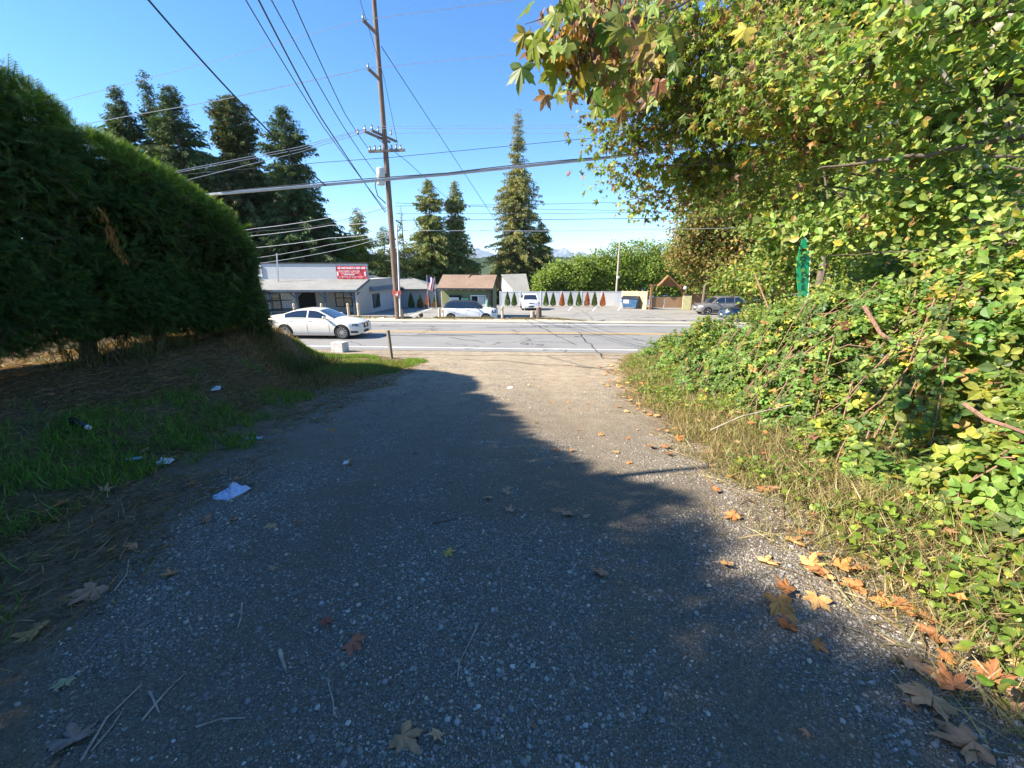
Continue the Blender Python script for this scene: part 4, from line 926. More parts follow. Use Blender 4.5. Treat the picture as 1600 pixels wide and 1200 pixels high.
    MB().box((0, 0, .27), (L*.62, Wd*.8, .16)).build('underbody', M['black'], root)
    return root
PWH = paint('pearl white car paint', (.80, .76, .66)); PW2 = paint('cool white car paint', (.78, .80, .82)); PGR = paint('grey metallic car paint', (.24, .23, .225), .3, .35)
PBL = paint('blue car paint', (.03, .08, .2), .3); PDK = paint('black car paint', (.015, .018, .022), .2); PBR = paint('black roof paint', (.02, .03, .05))
SEDAN = dict(L=4.64, W=1.81, r=.335, wb=2.775, fo=.86, nose=.75, tumble=.24,
    top=[(0, .68), (.12, .74), (.5, .86), (1.25, .97), (1.9, .985), (3.6, 1.03), (4.2, 1.06), (4.55, 1.05), (4.64, .98)],
    bot=[(0, .24), (.3, .19), (.8, .17), (3.9, .18), (4.4, .26), (4.64, .36)],
    roof=[(1.18, .96), (1.5, 1.12), (2.05, 1.385), (2.35, 1.43), (2.8, 1.435), (3.2, 1.38), (3.75, 1.20), (4.15, 1.06)], ws=1.98, rw=3.28,
    win=[(1.62, 2.48), (2.56, 3.62)], seams=[1.45, 2.52, 3.45], handles=[2.36, 3.32], mir=1.62, spokes=12,
    patches=[(.60, .76, .03, .50, M['lampglass'], 'headlight'), (.64, .73, .08, .34, M['plastic'], 'headlight_inner'), (.72, .92, 4.42, 4.62, M['redlamp'], 'tail_light'), (.20, .27, 1.3, 3.3, PWH, 'sill'), (.30, .40, .10, .42, M['plastic'], 'side_intake')],
    front=[('grille', -.44, .44, .50, .73, M['plastic'], 0), ('badge', -.07, .07, .57, .69, M['chrome'], 0), ('grille_frame', -.38, .38, .725, .745, M['chrome'], 0), ('lower_intake', -.42, .42, .27, .40, M['plastic'], 0), ('fog_lamp', .50, .66, .30, .40, M['plastic'], 0), ('fog_lamp', -.66, -.50, .30, .40, M['plastic'], 0), ('number_plate', -.17, .17, .41, .50, M['plate'], 0)],
    rear=[('number_plate', -.25, .25, .62, .74, M['plate']), ('bumper_trim', -.7, .7, .34, .42, M['plastic'])])
HATCH = dict(L=4.10, W=1.79, r=.325, wb=2.595, fo=.80, nose=.6, tumble=.17,
    top=[(0, .78), (.1, .88), (.45, .98), (1.0, 1.03), (1.6, 1.05), (3.6, 1.08), (4.0, 1.06), (4.10, 1.0)],
    bot=[(0, .26), (.3, .20), (3.7, .22), (4.1, .34)],
    roof=[(1.02, 1.02), (1.25, 1.20), (1.62, 1.47), (1.95, 1.54), (2.8, 1.56), (3.5, 1.52), (3.85, 1.36), (4.02, 1.06)], ws=1.56, rw=3.66,
    win=[(1.42, 2.22), (2.30, 3.02), (3.08, 3.72)], seams=[1.3, 2.26, 3.1], handles=[2.12, 2.95], mir=1.5, spokes=7, mm=PDK, hm=M['chrome'],
    patches=[(.72, .92, .05, .38, M['dark'], 'headlight'), (.77, .87, .08, .3, M['lampglass'], 'headlight_lens'), (.70, .95, 3.98, 4.08, M['redlamp'], 'tail_light'), (.24, .36, 1.2, 3.1, M['white'], 'sill')],
    front=[('grille', -.42, .42, .62, .76, M['plastic'], 0), ('grille_frame', -.43, .43, .765, .785, M['chrome'], 0), ('lower_intake', -.45, .45, .32, .46, M['plastic'], 0), ('number_plate', -.16, .16, .48, .58, M['plate'], 0)],
    rear=[('number_plate', -.25, .25, .70, .82, M['plate'])])
SUV = dict(L=4.82, W=1.94, r=.38, wb=2.915, fo=.85, nose=.55, tumble=.2,
    top=[(0, .88), (.08, 1.0), (.5, 1.07), (1.2, 1.12), (1.8, 1.13), (4.3, 1.16), (4.7, 1.15), (4.82, 1.05)],
    bot=[(0, .36), (.3, .28), (4.4, .30), (4.82, .42)],
    roof=[(1.22, 1.10), (1.5, 1.30), (2.0, 1.66), (2.3, 1.74), (3.4, 1.76), (4.2, 1.70), (4.5, 1.50), (4.7, 1.15)], ws=1.92, rw=4.3,
    win=[(1.7, 2.6), (2.68, 3.5), (3.58, 4.3)], seams=[1.5, 2.64, 3.55], handles=[2.48, 3.4], mir=1.75, spokes=5,
    patches=[(.80, .96, .05, .42, M['lampglass'], 'headlight'), (.80, 1.05, 4.62, 4.8, M['redlamp'], 'tail_light')],
    front=[('grille', -.52, .52, .80, .93, M['chrome'], 0), ('grille_slats', -.46, .46, .825, .905, M['plastic'], 0), ('lower_intake', -.62, .62, .42, .56, M['plastic'], 0), ('fog_lamp', .60, .74, .58, .66, M['lampglass'], 0), ('fog_lamp', -.74, -.60, .58, .66, M['lampglass'], 0), ('number_plate', -.17, .17, .60, .70, M['plate'], 0)],
    rear=[('number_plate', -.25, .25, .80, .92, M['plate'])])
CSUV = dict(SUV, L=4.44, W=1.80, r=.35, wb=2.62, fo=.86, nose=.5,
    top=[(0, .80), (.08, .92), (.45, 1.0), (1.1, 1.06), (1.7, 1.08), (4.0, 1.10), (4.36, 1.08), (4.44, 1.0)],
    roof=[(1.12, 1.04), (1.35, 1.24), (1.8, 1.60), (2.1, 1.68), (3.2, 1.70), (4.0, 1.66), (4.2, 1.45), (4.36, 1.08)], ws=1.74, rw=4.05,
    win=[(1.55, 2.35), (2.43, 3.2), (3.28, 4.0)], seams=[1.4, 2.39, 3.25], handles=[2.25, 3.12], mir=1.6,
    patches=[(.72, .88, .05, .40, M['lampglass'], 'headlight'), (.78, 1.05, 4.26, 4.42, M['redlamp'], 'tail_light'), (.34, .50, 1.3, 3.2, M['plastic'], 'sill')])
CSUV['bot'] = [(0, .34), (.3, .26), (4.1, .28), (4.44, .42)]
a = hit(500, 531); car('sedan', (P(500, 531, 20.3).x, 20.55, .022), R(-2.5), 'pearl white four door sedan driving right along the near lane', PWH, SEDAN)
x = P(735, 499, 31).x; car('hatchback', (x, 31.2, float(zg(x, 31.2))+.02), R(-2), 'white compact hatchback with black roof parked in front of the olive hut', PW2, HATCH, PBR)
x = P(826, 484, 45).x; car('suv', (x+.15, 46.2, float(zg(x, 46))+.03), R(-88), 'white suv facing the road, parked in front of the white fence', PW2, SUV)
x = P(1124, 490, 38.5).x; car('suv', (x, 38.8, float(zg(x, 38.8))+.03), R(180), 'grey compact suv facing left beside the wooden gate', PGR, CSUV)
x = P(1172, 492, 31).x; car('hatchback', (x, 31.0, float(zg(x, 31))+.03), R(172), 'blue hatchback whose nose peeks out above the brambles', PBL, dict(HATCH, mm=PBL))
x = P(1226, 470, 29).x; sv = car('suv', (x, 29.2, float(zg(x, 29.2))+.35), R(178), 'black suv with silver roof rails half hidden behind the brambles', PDK, SUV)
for s_ in (1, -1): MB().tube([(.7, s_*.66, 1.74), (.6, s_*.66, 1.80), (-1.4, s_*.66, 1.80), (-1.5, s_*.66, 1.72)], .02, 6).build('roof_rail', M['chrome'], sv, True)
# box trailer glimpsed through the leaves
q = P(1345, 455, 30); t = empty('box_trailer', (q.x, q.y, float(zg(q.x, q.y))), R(3), 'white box trailer glimpsed through the bushes right of the green flag', 'trailer')
MB().box((0, 0, 1.55), (3.6, 1.9, 2.0)).build('box', M['white'], t, bevel=.03)
MB().box((0, 0, .5), (3.6, 1.7, .12)).bar((1.8, 0, .5), (3.0, 0, .45), .1).build('chassis', M['dark'], t)
for s_ in (1, -1): MB().prism([(.3*math.cos(a), .3+.3*math.sin(a)) for a in np.linspace(0, 6.283, 25)[:-1]], 'y', s_*.98, s_*.78).build('wheel', M['black'], t)
# ------------------------------------------------------------------ buildings and lot furniture
def siding(name, c, step=.2, axis=0, amt=.25):
    m, nt, bs = newmat(name); g = N(nt, 'ShaderNodeNewGeometry').outputs['Position']
    sx = N(nt, 'ShaderNodeSeparateXYZ'); nt.links.new(g, sx.inputs[0])
    fr = math_(nt, 'FRACT', math_(nt, 'MULTIPLY', math_(nt, 'ADD', sx.outputs[axis], sx.outputs[1] if axis == 0 else 0.0), 1/step))
    gr = ramp(nt, fr, [(0.0, 1.0), (0.10, 0.0)])
    col = mix(nt, c, tuple(q*(1-amt) for q in c), gr); col = mix(nt, col, tuple(q*.75 for q in c), ramp(nt, noise(nt, 1.5, 5, .7), [(.45, 0.), (.75, .5)]))
    nt.links.new(col, bs.inputs['Base Color']); bs.inputs['Roughness'].default_value = .75; return m
def shingle(name, c):
    m, nt, bs = newmat(name); g = N(nt, 'ShaderNodeNewGeometry').outputs['Position']
    mp = N(nt, 'ShaderNodeMapping'); mp.inputs['Scale'].default_value = (3, 6, 12); nt.links.new(g, mp.inputs[0])
    f = noise(nt, 1.5, 4, .7, mp.outputs[0]); b = noise(nt, .8, 4)
    nt.links.new(ramp(nt, math_(nt, 'ADD', math_(nt, 'MULTIPLY', f, .6), math_(nt, 'MULTIPLY', b, .4)), [(.35, tuple(q*.72 for q in c)), (.65, tuple(q*1.2 for q in c))]), bs.inputs['Base Color'])
    bs.inputs['Roughness'].default_value = .95; return m
WG = siding('grey board siding', (.50, .51, .52), .3); WT = siding('tan grey siding', (.45, .42, .38), .25); RG = shingle('grey roof shingle', (.23, .23, .22)); RB = shingle('brown roof shingle', (.23, .16, .115))
OL = siding('olive board siding', (.19, .22, .10), .3); BLU = simple('slate blue trim', (.055, .085, .12), .5)
WIN, _nt, _bs = newmat('window glass'); _bs.inputs['Base Color'].default_value = (.06, .08, .07, 1); _bs.inputs['Roughness'].default_value = .03; _bs.inputs['Specular IOR Level'].default_value = 1.0
INT = simple('unlit interior', (.02, .017, .015), .9)
z = lambda x, y: float(zg(x, y))
# --- low shop with porch
xr_, xl, D1, D2 = -13.6, -36, 36.6, 40.0; gz = -.85; ez = P(559, 455, D1).z; rzz = P(580, 436.5, D2).z; pz = P(580, 412, D2).z
sh = empty('shop_building', (xr_, D2, gz), 0, 'low grey shop with a long covered porch, false front and slate blue porch posts', 'building'); o = Vector(sh.location)
def rel(mb): mb.v = [tuple(Vector(q)-o) for q in mb.v]; return mb
rel(MB().box(((xl+xr_)/2, D2+4, (gz+rzz)/2), (xr_-xl, 8, rzz-gz))).build('wall', WT, sh)
rel(MB().box(((xl+xr_)/2, D2+.05, (rzz+pz)/2-.02), (xr_-xl+.02, .25, pz-rzz+.05))).build('false_front', WG, sh)
rel(MB().box(((xl+xr_)/2, D2+.05, pz+.05), (xr_-xl+.2, .4, .10))).build('parapet_cap', M['dark'], sh)
rel(MB().prism([(D1-.15, ez), (D1-.15, ez+.12), (D2-.08, rzz+.02), (D2-.08, rzz-.12)], 'x', xl, xr_+.12)).build('roof', RG, sh)
rel(MB().box(((xl+xr_)/2, D1-.18, ez+.03), (xr_-xl+.3, .05, .17))).build('fascia', BLU, sh)
rel(MB().prism([(D1, gz), (D1, ez-.01), (D2-.01, rzz-.16), (D2-.01, gz)], 'x', xr_-.12, xr_)).build('end_wall', WT, sh)
rel(MB().bar((xr_+.14, D1-.2, ez+.07), (xr_+.14, D2, rzz-.02), .05, .2)).build('rake_board', BLU, sh)
for px in (380, 421, 463, 508, 553):
    x = P(px, 470, D1+.1).x; mb = MB().bar((x, D1+.1, gz), (x, D1+.1, ez-.03), .13)
    for s in (-1, 1): mb.bar((x, D1+.1, ez-.62), (x+s*.55, D1+.1, ez-.08), .10)
    rel(mb).build('porch_post', BLU, sh)
def win(par, x0, x1, z0, z1, y, fm, gm, rel_, mull=1, fr=.08):
    mb = MB()
    for a in ((x0-fr, x1+fr, z1, z1+fr), (x0-fr, x1+fr, z0-fr, z0)): mb.box(((a[0]+a[1])/2, y-.03, (a[2]+a[3])/2), (a[1]-a[0], .08, a[3]-a[2]))
    for a in [x0-fr/2, x1+fr/2]+[x0+(x1-x0)*k/(mull+1) for k in range(1, mull+1)]: mb.box((a, y-.028, (z0+z1)/2), (fr*.9, .07, z1-z0))
    f = rel_(mb).build('window', fm, par); rel_(MB().box(((x0+x1)/2, y-.012, (z0+z1)/2), (x1-x0, .02, z1-z0))).build('pane', gm, f)
win(sh, P(525, 1, D2).x*1.0, P(549, 465, D2).x, P(537, 478, D2).z, P(537, 457, D2).z, D2, M['dark'], WIN, rel) if False else None
def pxr(a, b, D): return P(a, 465, D).x, P(b, 465, D).x
def pzr(a, b, D): return P(800, a, D).z, P(800, b, D).z
x0, x1 = pxr(525, 549, D2); z0, z1 = pzr(478, 457, D2); win(sh, x0, x1, z0, z1, D2, M['dark'], WIN, rel)
x0, x1 = pxr(407, 419, D2); win(sh, x0, x1, z0, z1, D2, M['metal'], WIN, rel)
x0, x1 = pxr(425, 437, D2); win(sh, x0, x1, z0-.4, z1, D2, BLU, WIN, rel, 0)
x0, x1 = pxr(439, 462, D2); win(sh, x0, x1, z0-.2, z1, D2, BLU, simple('curtained glass', (.5, .5, .48), .3, var=.5, scale=9), rel, 0)
x0, x1 = pxr(466, 493, D2); rel(MB().box(((x0+x1)/2, D2-.02, (gz+z1)/2), (x1-x0, .04, z1-gz))).build('doorway', INT, sh)
rel(MB().bar((P(434, 436, D2-1).x, D2-1, rzz-.3), (P(434, 406, D2-1).x, D2-1, pz+.9), .09)).build('power_mast', M['metal'], sh)
x0, x1 = pxr(404, 417, D2); rel(MB().box(((x0+x1)/2, D2-.14, (rzz+pz)/2+.05), (x1-x0, .05, (pz-rzz)*.72))).build('sign_board', M['white'], sh)
# red banner with pale lettering (too far off to read)
x0, x1 = pxr(531, 577, D2); z0, z1 = pzr(435.5, 415.5, D2-.2)
bn = empty('banner', ((x0+x1)/2, D2-.12, (z0+z1)/2), 0, 'red vinyl banner with pale lettering on the grey false front of the shop', 'banner'); w_, h_ = x1-x0, z1-z0
V = []; F = []
for i in range(25):
    for j in range(7): V.append((-w_/2+w_*i/24, -.02-.03*math.sin(i*1.3+j*.6)*(j < 6), -h_/2+h_*j/6-.03*math.sin(i/24*math.pi)))
F = [(i*7+j, i*7+7+j, i*7+8+j, i*7+j+1) for i in range(24) for j in range(6)]
mb = MB(); mb.v, mb.f = V, F; mb.build('cloth', M['red'], bn, True)
mb = MB()
for zz, a, b, hh in ((.33, -.44, .44, .13), (.10, -.40, .30, .06), (-.05, -.32, .25, .05), (-.18, -.25, .12, .09), (-.36, -.42, .42, .04)):
    xx = a
    while xx < b:
        l = random.uniform(.02, .05)
        mb.box(((xx+l/2)*w_, -.062, zz*h_), (l*w_, .012, hh*h_)); xx += l+random.choice((.012, .012, .03))
mb.box((-.455*w_, -.06, -.1*h_), (.05*w_, .01, .35*h_)).box((.455*w_, -.06, -.12*h_), (.05*w_, .01, .3*h_))
mb.build('lettering', M['white'], bn)['kind'] = 'stuff'
# --- wings of the shop: side wall receding, hip roofs
wg = empty('shop_wing', (-13.4, 45, -1), 0, 'grey hip roofed wing receding behind the utility pole', 'building'); o = Vector(wg.location)
WS = siding('pale wing siding', (.52, .52, .54), .4)
rel(MB().box((-16.67, 45.08, 0), (6.24, 10.06, 2.6))).build('wall', WS, wg)
A = MB().add([(-20, 40.02, 1.25), (-12.9, 40.02, 1.25), (-12.9, 50, 1.2), (-20, 50, 1.2), (-15.3, 40.3, 2.75), (-15.6, 48, 2.6)], [(1, 2, 5, 4), (0, 1, 4), (0, 4, 5, 3), (2, 3, 5), (0, 3, 2, 1)])
rel(A).build('roof', RG, wg)
def sidewin(y0, y1, z0, z1, x):
    f = rel(MB().box((x+.02, (y0+y1)/2, (z0+z1)/2), (.08, y1-y0+.16, z1-z0+.16))).build('window', M['dark'], wg); rel(MB().box((x+.05, (y0+y1)/2, (z0+z1)/2), (.05, y1-y0, z1-z0))).build('pane', WIN, f)
sidewin(40.6, 42.6, -.35, .85, -13.55)
w2 = empty('shop_wing', (-12, 53, -1.2), 0, 'far pale wing with a low hip roof between the utility pole and the flags', 'building'); o = Vector(w2.location)
rel(MB().box((-12.6, 54, -.2), (6.6, 8, 2.5))).build('wall', WS, w2)
rel(MB().add([(-16.5, 49.4, 1.0), (-8.9, 49.4, 1.0), (-8.9, 58.5, 1.0), (-16.5, 58.5, 1.0), (-14, 53.5, 2.15), (-12.4, 53.5, 2.15)], [(0, 1, 5, 4), (1, 2, 5), (2, 3, 4, 5), (3, 0, 4), (0, 3, 2, 1)])).build('roof', RG, w2)
rel(MB().box((-12.7, 49.36, .95), (7.7, .06, .14))).build('gutter', M['dark'], w2)
# --- olive drink hut
kx = (P(693, 460, 34.2).x+P(772, 460, 34.2).x)/2
kk = empty('drink_hut', (kx, 35.3, -.58), R(-8), 'small olive green hut with a brown shingle roof and serving window', 'hut'); o = Vector((0, 0, 0))
W2, dp, H, RH = 2.02, 1.35, 2.28, 3.32
MB().box((0, 0, H/2), (2*W2, 2*dp, H)).build('wall', OL, kk)
MB().prism([(-dp, H), (dp, H), (0, RH-.12)], 'x', -W2, W2).build('gable_wall', OL, kk)
MB().prism([(-dp-.5, H+.02), (0, RH-.03), (dp+.5, H+.02), (dp+.5, H+.12), (0, RH+.09), (-dp-.5, H+.12)], 'x', -W2-.28, W2+.28).build('roof', RB, kk)
MB().box((0, -dp-.52, H+.06), (2*W2+.6, .04, .12)).build('fascia', M['dark'], kk)
MB().prism([(-.3, RH+.10), (.3, RH+.04), (.25, RH-.22)], 'y', -.02, .02).build('roof_patch', M['dark'], kk) if False else MB().bar((.1, -.05, RH+.13), (.95, -.05, RH+.13), .1, .05).bar((-.18, -1.25, H+.28), (.12, -.08, RH+.08), .07, .06).build('roof_flashing', M['dark'], kk)
for xx in (-1.92, 1.92): MB().bar((xx, -dp-.42, 0), (xx, -dp-.42, H+.02), .11).build('porch_post', simple('weathered post', (.42, .38, .22), .8) if xx < 0 else M['dark'], kk)
MB().bar((W2+.16, -dp-.3, 0), (W2+.16, -dp-.3, H), .16).build('corner_post', simple('dark brown post', (.06, .045, .03), .8), kk)
for xx in (-1.5, -.9, -.3, .3, .9, 1.5): MB().box((xx, -dp-.25, H-.02), (.07, .45, .09)).build('rafter_tail', M['cream'], kk)
idr = lambda mb: mb
win(kk, .45, 1.55, .85, 1.75, -dp, M['white'], INT, idr, 1, .09)
MB().box((1.27, -dp-.03, 1.3), (.5, .03, .84)).build('menu_board', M['cream'], kk)
win(kk, -1.35, -.45, .9, 1.75, -dp, M['dark'], INT, idr, 0, .07)
o = Vector(kk.location); Mk = Matrix.Translation(kk.location) @ Matrix.Rotation(R(-8), 4, 'Z')
def hutsign(nm, x, z0, w, h, m1, m2, label, lines):
    s = empty(nm, Mk@Vector((x, -dp-.16, z0)), R(-8), label, 'sign'); MB().box((0, 0, 0), (w, .03, h)).build('board', m1, s)
    mb = MB()
    for zz, a, b, hh in lines: mb.box(((a+b)/2*w, -.02, zz*h), ((b-a)*w, .012, hh*h))
    mb.build('print', m2, s)
GN = simple('green print', (.02, .40, .20), .5); 
hutsign('poster', -.98, 1.33, .78, .62, M['white'], M['dark'], 'white poster with faint dark writing in the left window of the hut', ((.1, -.1, .1, .1), (.1, .2, .28, .08), (-.12, 0, .3, .09), (.3, -.35, .35, .04)))
hutsign('poster', -.10, 1.32, .56, .52, simple('pale green sign', (.30, .62, .42), .5), GN, 'green sign on the olive wall between the hut windows', ((-.02, -.32, .45, .55), (.42, -.2, .3, .08)))
hutsign('hanging_sign', 1.78, 1.12, .26, .95, M['white'], GN, 'tall narrow white sign with a green figure at the right corner of the hut', ((-.12, -.32, .32, .5), (.22, -.2, .2, .12)))
# --- grey roofed house behind
hs = empty('grey_house', P(806, 456, 60), 0, 'grey roofed house behind the fence right of the hut', 'building'); o = Vector(hs.location)
a_, b_, c_, d_, e_ = P(783, 430, 63), P(822, 429, 63), P(828, 457, 58), P(806, 457, 58), P(782, 457, 66)
f_ = c_+(e_-d_); dz = Vector((0, 0, -2.6)); th = Vector((0, 0, .12))
rel(MB().add([a_+th, b_+th, c_+th, d_+th, e_+th, f_+th, a_, b_, c_, d_, e_, f_], [(0, 3, 2, 1), (0, 1, 5, 4), (6, 7, 8, 9), (6, 10, 11, 7), (3, 9, 8, 2), (0, 6, 9, 3), (0, 4, 10, 6), (1, 2, 8, 7), (1, 7, 11, 5), (4, 5, 11, 10)])).build('roof', RG, hs)
q = .94; A_ = a_; cen = (c_+d_+e_+f_)/4
def inn(p): return cen+(p-cen)*q+Vector((0, 0, 0))
c2, d2, e2, f2 = inn(c_), inn(d_), inn(e_), inn(f_); a2, b2 = inn(a_)-Vector((0, 0, .08)), inn(b_)-Vector((0, 0, .08))
rel(MB().add([d2, c2, f2, e2, d2+dz, c2+dz, f2+dz, e2+dz, a2, b2], [(0, 1, 5, 4), (1, 2, 6, 5), (2, 3, 7, 6), (3, 0, 4, 7), (0, 3, 8), (1, 9, 2), (4, 5, 6, 7)])).build('wall', WS, hs)

# --- fences
WF = siding('white fence paint', (.80, .80, .79), .5, amt=.12); TF = siding('new tan fence boards', (.62, .45, .24), .15, amt=.35)
BF = siding('brown fence boards', (.30, .18, .10), .16, 2, .45)
def fence(name, pts, m, label, panel=2.4, top=True, pm=None, post=True, h=None, drop=0):
    root = empty(name, pts[0], 0, label, 'fence'); inv = Vector(root.location)
    a, b = Vector(pts[0]), Vector(pts[1]); n = max(1, int((b-a).length/panel)); d = (b-a)/n
    for i in range(n):
        p, q = a+d*i, a+d*(i+1); mid = (p+q)/2; zb = z(mid.x, mid.y)-.02; zt = mid.z-drop
        ang = math.atan2((q-p).y, (q-p).x)
        MB().box(Vector((mid.x, mid.y, (zb+zt)/2))-inv, ((q-p).length-.10, .05, zt-zb), rz=ang).build('fence_panel', m, root)
        if top: MB().box(Vector((mid.x, mid.y, zt+.03))-inv, ((q-p).length-.1, .09, .05), rz=ang).build('rail', m, root)
    for i in range(n+1):
        p = a+d*i; MB().box(Vector((p.x, p.y, (z(p.x, p.y)+p.z)/2+.04))-inv, (.10, .10, p.z-z(p.x, p.y)+.12), rz=math.atan2(d.y, d.x)).build('fence_post', pm or m, root)
    return root
fence('board_fence', [P(781, 456, 55), P(972, 456, 55.5)], WF, 'long white fence behind the parking lot and its row of small shrubs')
fence('board_fence', [P(640, 456, 57), P(700, 454, 50)], WF, 'short pale fence between the far wing and the hut, behind the flags')
fence('tan_fence', [P(973, 455, 54), P(1012, 455.5, 46.8)], TF, 'short fence of new tan boards behind the dumpster', 1.4, False)
# --- gabled gate
gD = 46.3; L_, R_ = P(1015, 485, gD).x, P(1066, 485, gD).x; g0 = z(L_, gD)
gt = empty('garden_gate', ((L_+R_)/2, gD, g0), 0, 'dark wooden driveway gate under an open gabled timber arch', 'gate'); o = Vector(gt.location)
CW = simple('cedar timber', (.30, .15, .07), .75, var=.3)
zt = P(1040, 446, gD).z
for x_, n_ in ((L_, 'gate_post'), (R_, 'gate_post')): rel(MB().box((x_, gD, (g0+zt)/2+.05), (.2, .2, zt-g0+.1))).build(n_, CW, gt)
rel(MB().bar((L_-.2, gD, zt), (R_+.5, gD, zt), .14)).build('beam', CW, gt)
ap = P(1043, 431, gD); la, ra = P(1027, 447, gD), P(1064, 451, gD)
rel(MB().bar(la+Vector((0, -.2, 0)), ap+Vector((0, -.2, 0)), .5, .12)).build('gable_rafter', CW, gt); rel(MB().bar(ra+Vector((0, -.2, 0)), ap+Vector((0, -.2, 0)), .5, .12)).build('gable_rafter', CW, gt)
rel(MB().prism([(la.x+.5, zt+.05), (ra.x-.7, zt+.05), (ap.x, ap.z-.2)], 'y', gD-.03, gD+.03)).build('gable_board', CW, gt)
rel(MB().bar((R_-.1, gD, zt-.9), (R_-.8, gD, zt-.05), .1)).build('brace', CW, gt)
mx_x = P(1038, 470, gD).x; gtop = P(1030, 464, gD).z
BF2 = siding('lighter gate boards', (.40, .25, .14), .16, 2, .4)
rel(MB().box(((L_+.12+mx_x)/2, gD+.03, (g0+.25+gtop)/2), (mx_x-L_-.25, .05, gtop-g0-.25))).build('gate_leaf', BF, gt)
rel(MB().box(((R_-.12+mx_x)/2, gD-.03, (g0+.25+gtop)/2), (R_-mx_x-.15, .05, gtop-g0-.25))).bar((mx_x+.1, gD-.08, gtop-.1), (R_-.2, gD-.08, g0+.4), .1, .03).build('gate_leaf', BF2, gt)
gl = P(1071, 450, gD-.3); s = empty('globe_lamp', gl, 0, 'round pale globe hanging from the right end of the gate beam', 'lamp'); MB().sphere((0, 0, 0), .22, 14).build('globe', simple('globe', (.5, .55, .5), .4), s, True); MB().bar((0, 0, .2), (0, 0, .4), .04).build('hook', M['dark'], s)
yb = P(1073, 474, gD-.5); s = empty('yellow_panel', (yb.x, yb.y, g0), 0, 'pale yellow upright panel between the gate and the grey suv', 'board'); MB().box((0, 0, .82), (.95, .06, 1.5)).build('panel', simple('pale yellow board', (.70, .66, .36), .6), s, bevel=.01)
for xx in (-.45, .45): MB().box((xx, .06, .8), (.08, .06, 1.6)).build('stake', CW, s)
br = P(1083, 474, gD); s = empty('brown_fence', (br.x, br.y, g0), 0, 'short dark brown fence end just left of the grey suv', 'fence'); MB().box((.6, 0, .9), (1.6, .08, 1.75)).build('fence_panel', BF, s); MB().box((-.2, 0, .95), (.14, .14, 1.9)).build('fence_post', CW, s)
# --- dumpster
dq = P(984, 480, 48.5); dm = empty('dumpster', (dq.x, 48.5, z(dq.x, 48.5)+.03), R(-25), 'blue steel dumpster with a white notice, in front of the tan fence', 'dumpster')
DB = simple('blue dumpster paint', (.05, .13, .27), .5, var=.3)
mb = MB().add([(-.75, -.5, .15), (.75, -.5, .15), (.75, .5, .15), (-.75, .5, .15), (-.9, -.62, 1.15), (.9, -.62, 1.15), (.9, .62, 1.35), (-.9, .62, 1.35)], [(0, 1, 5, 4), (1, 2, 6, 5), (2, 3, 7, 6), (3, 0, 4, 7), (0, 3, 2, 1), (4, 5, 6, 7)]); mb.build('bin', DB, dm)
MB().add([(-.95, -.68, 1.16), (.95, -.68, 1.16), (.95, .68, 1.37), (-.95, .68, 1.37), (-.95, -.68, 1.23), (.95, -.68, 1.23), (.95, .68, 1.44), (-.95, .68, 1.44)], [(0, 1, 5, 4), (1, 2, 6, 5), (2, 3, 7, 6), (3, 0, 4, 7), (0, 3, 2, 1), (4, 5, 6, 7)]).build('lid', M['plastic'], dm)
MB().box((-.35, -.60, .85), (.6, .02, .4), M=Matrix.Rotation(R(7), 3, 'X')).build('notice', M['white'], dm)
for xx in (-.93, .93): MB().box((xx, 0, .8), (.12, .9, .14)).build('fork_pocket', DB, dm)
for xx in (-.6, .6):
    for yy in (-.4, .4): MB().prism([(yy+.08*math.cos(a), .08+.08*math.sin(a)) for a in np.linspace(0, 6.283, 13)[:-1]], 'x', xx-.03, xx+.03).build('caster', M['black'], dm)
# --- street lamp
lp = P(963, 456, 57.3); top = P(968.5, 377, 57.3); lp.x = top.x; g_ = z(lp.x, 57.3); la_ = empty('street_lamp', (lp.x, 57.3, g_), 0, 'tall grey street lamp pole with a short arm, rising out of the laurels', 'street lamp')
h = top.z-g_; MB().tube([(0, 0, 0), (0, 0, h)], [.16, .10], 10).build('pole', simple('grey wood pole', (.40, .36, .30), .8), la_, True)
MB().tube([(0, 0, h-.45), (-.7, 0, h-.25), (-1.1, 0, h-.32)], .035, 6).build('arm', M['metal'], la_, True); MB().sphere((-1.3, 0, h-.34), .22, 10, (1.3, .7, .35)).build('lamp_head', M['metal'], la_, True)
MB().box((.05, -.15, h-4.6), (.3, .25, .3)).build('junction_box', M['white'], la_)
# --- little shrubs along the fences
def shrub(px, D, base, top, label, orange, brown=0):
    p = P(px, base, D); g_ = z(p.x, D); H = P(px, top, D).z-g_
    root = empty('arborvitae', (p.x, D, g_), 0, label, 'shrub', 'small conical shrubs along the fences')
    n = 1300; t = rng.random(n)**.8; a = rng.random(n)*6.283; r = .34*(1-t**1.6)*(.75+.35*rng.random(n))*np.clip(t*8+.4, 0, 1)
    pos = np.stack([r*np.cos(a), r*np.sin(a), .06+t*(H-.1)], -1); d = np.stack([np.cos(a)*.4, np.sin(a)*.4, np.ones(n)], -1)
    c = pal(n, [(.62, .22, .07), (.48, .16, .06), (.7, .32, .12)], [3, 2, 1]) if orange else pal(n, [(.10, .19, .03), (.15, .25, .04), (.07, .12, .02)], [3, 2, 1])
    if brown: k = pos[:, 2] < H*.5; c[k] = pal(int(k.sum()), [(.45, .2, .06), (.16, .2, .04)], [2, 1])
    link('foliage', scatter(pos, d, rdir(n)+np.stack([np.cos(a), np.sin(a), a*0], -1), .17, DIA, DIAF, c, M['needle'], 'foliage'), root)
    MB().tube([(0, 0, -.05), (0, 0, H*.7)], [.04, .015], 6).build('stem', M['bark'], root)
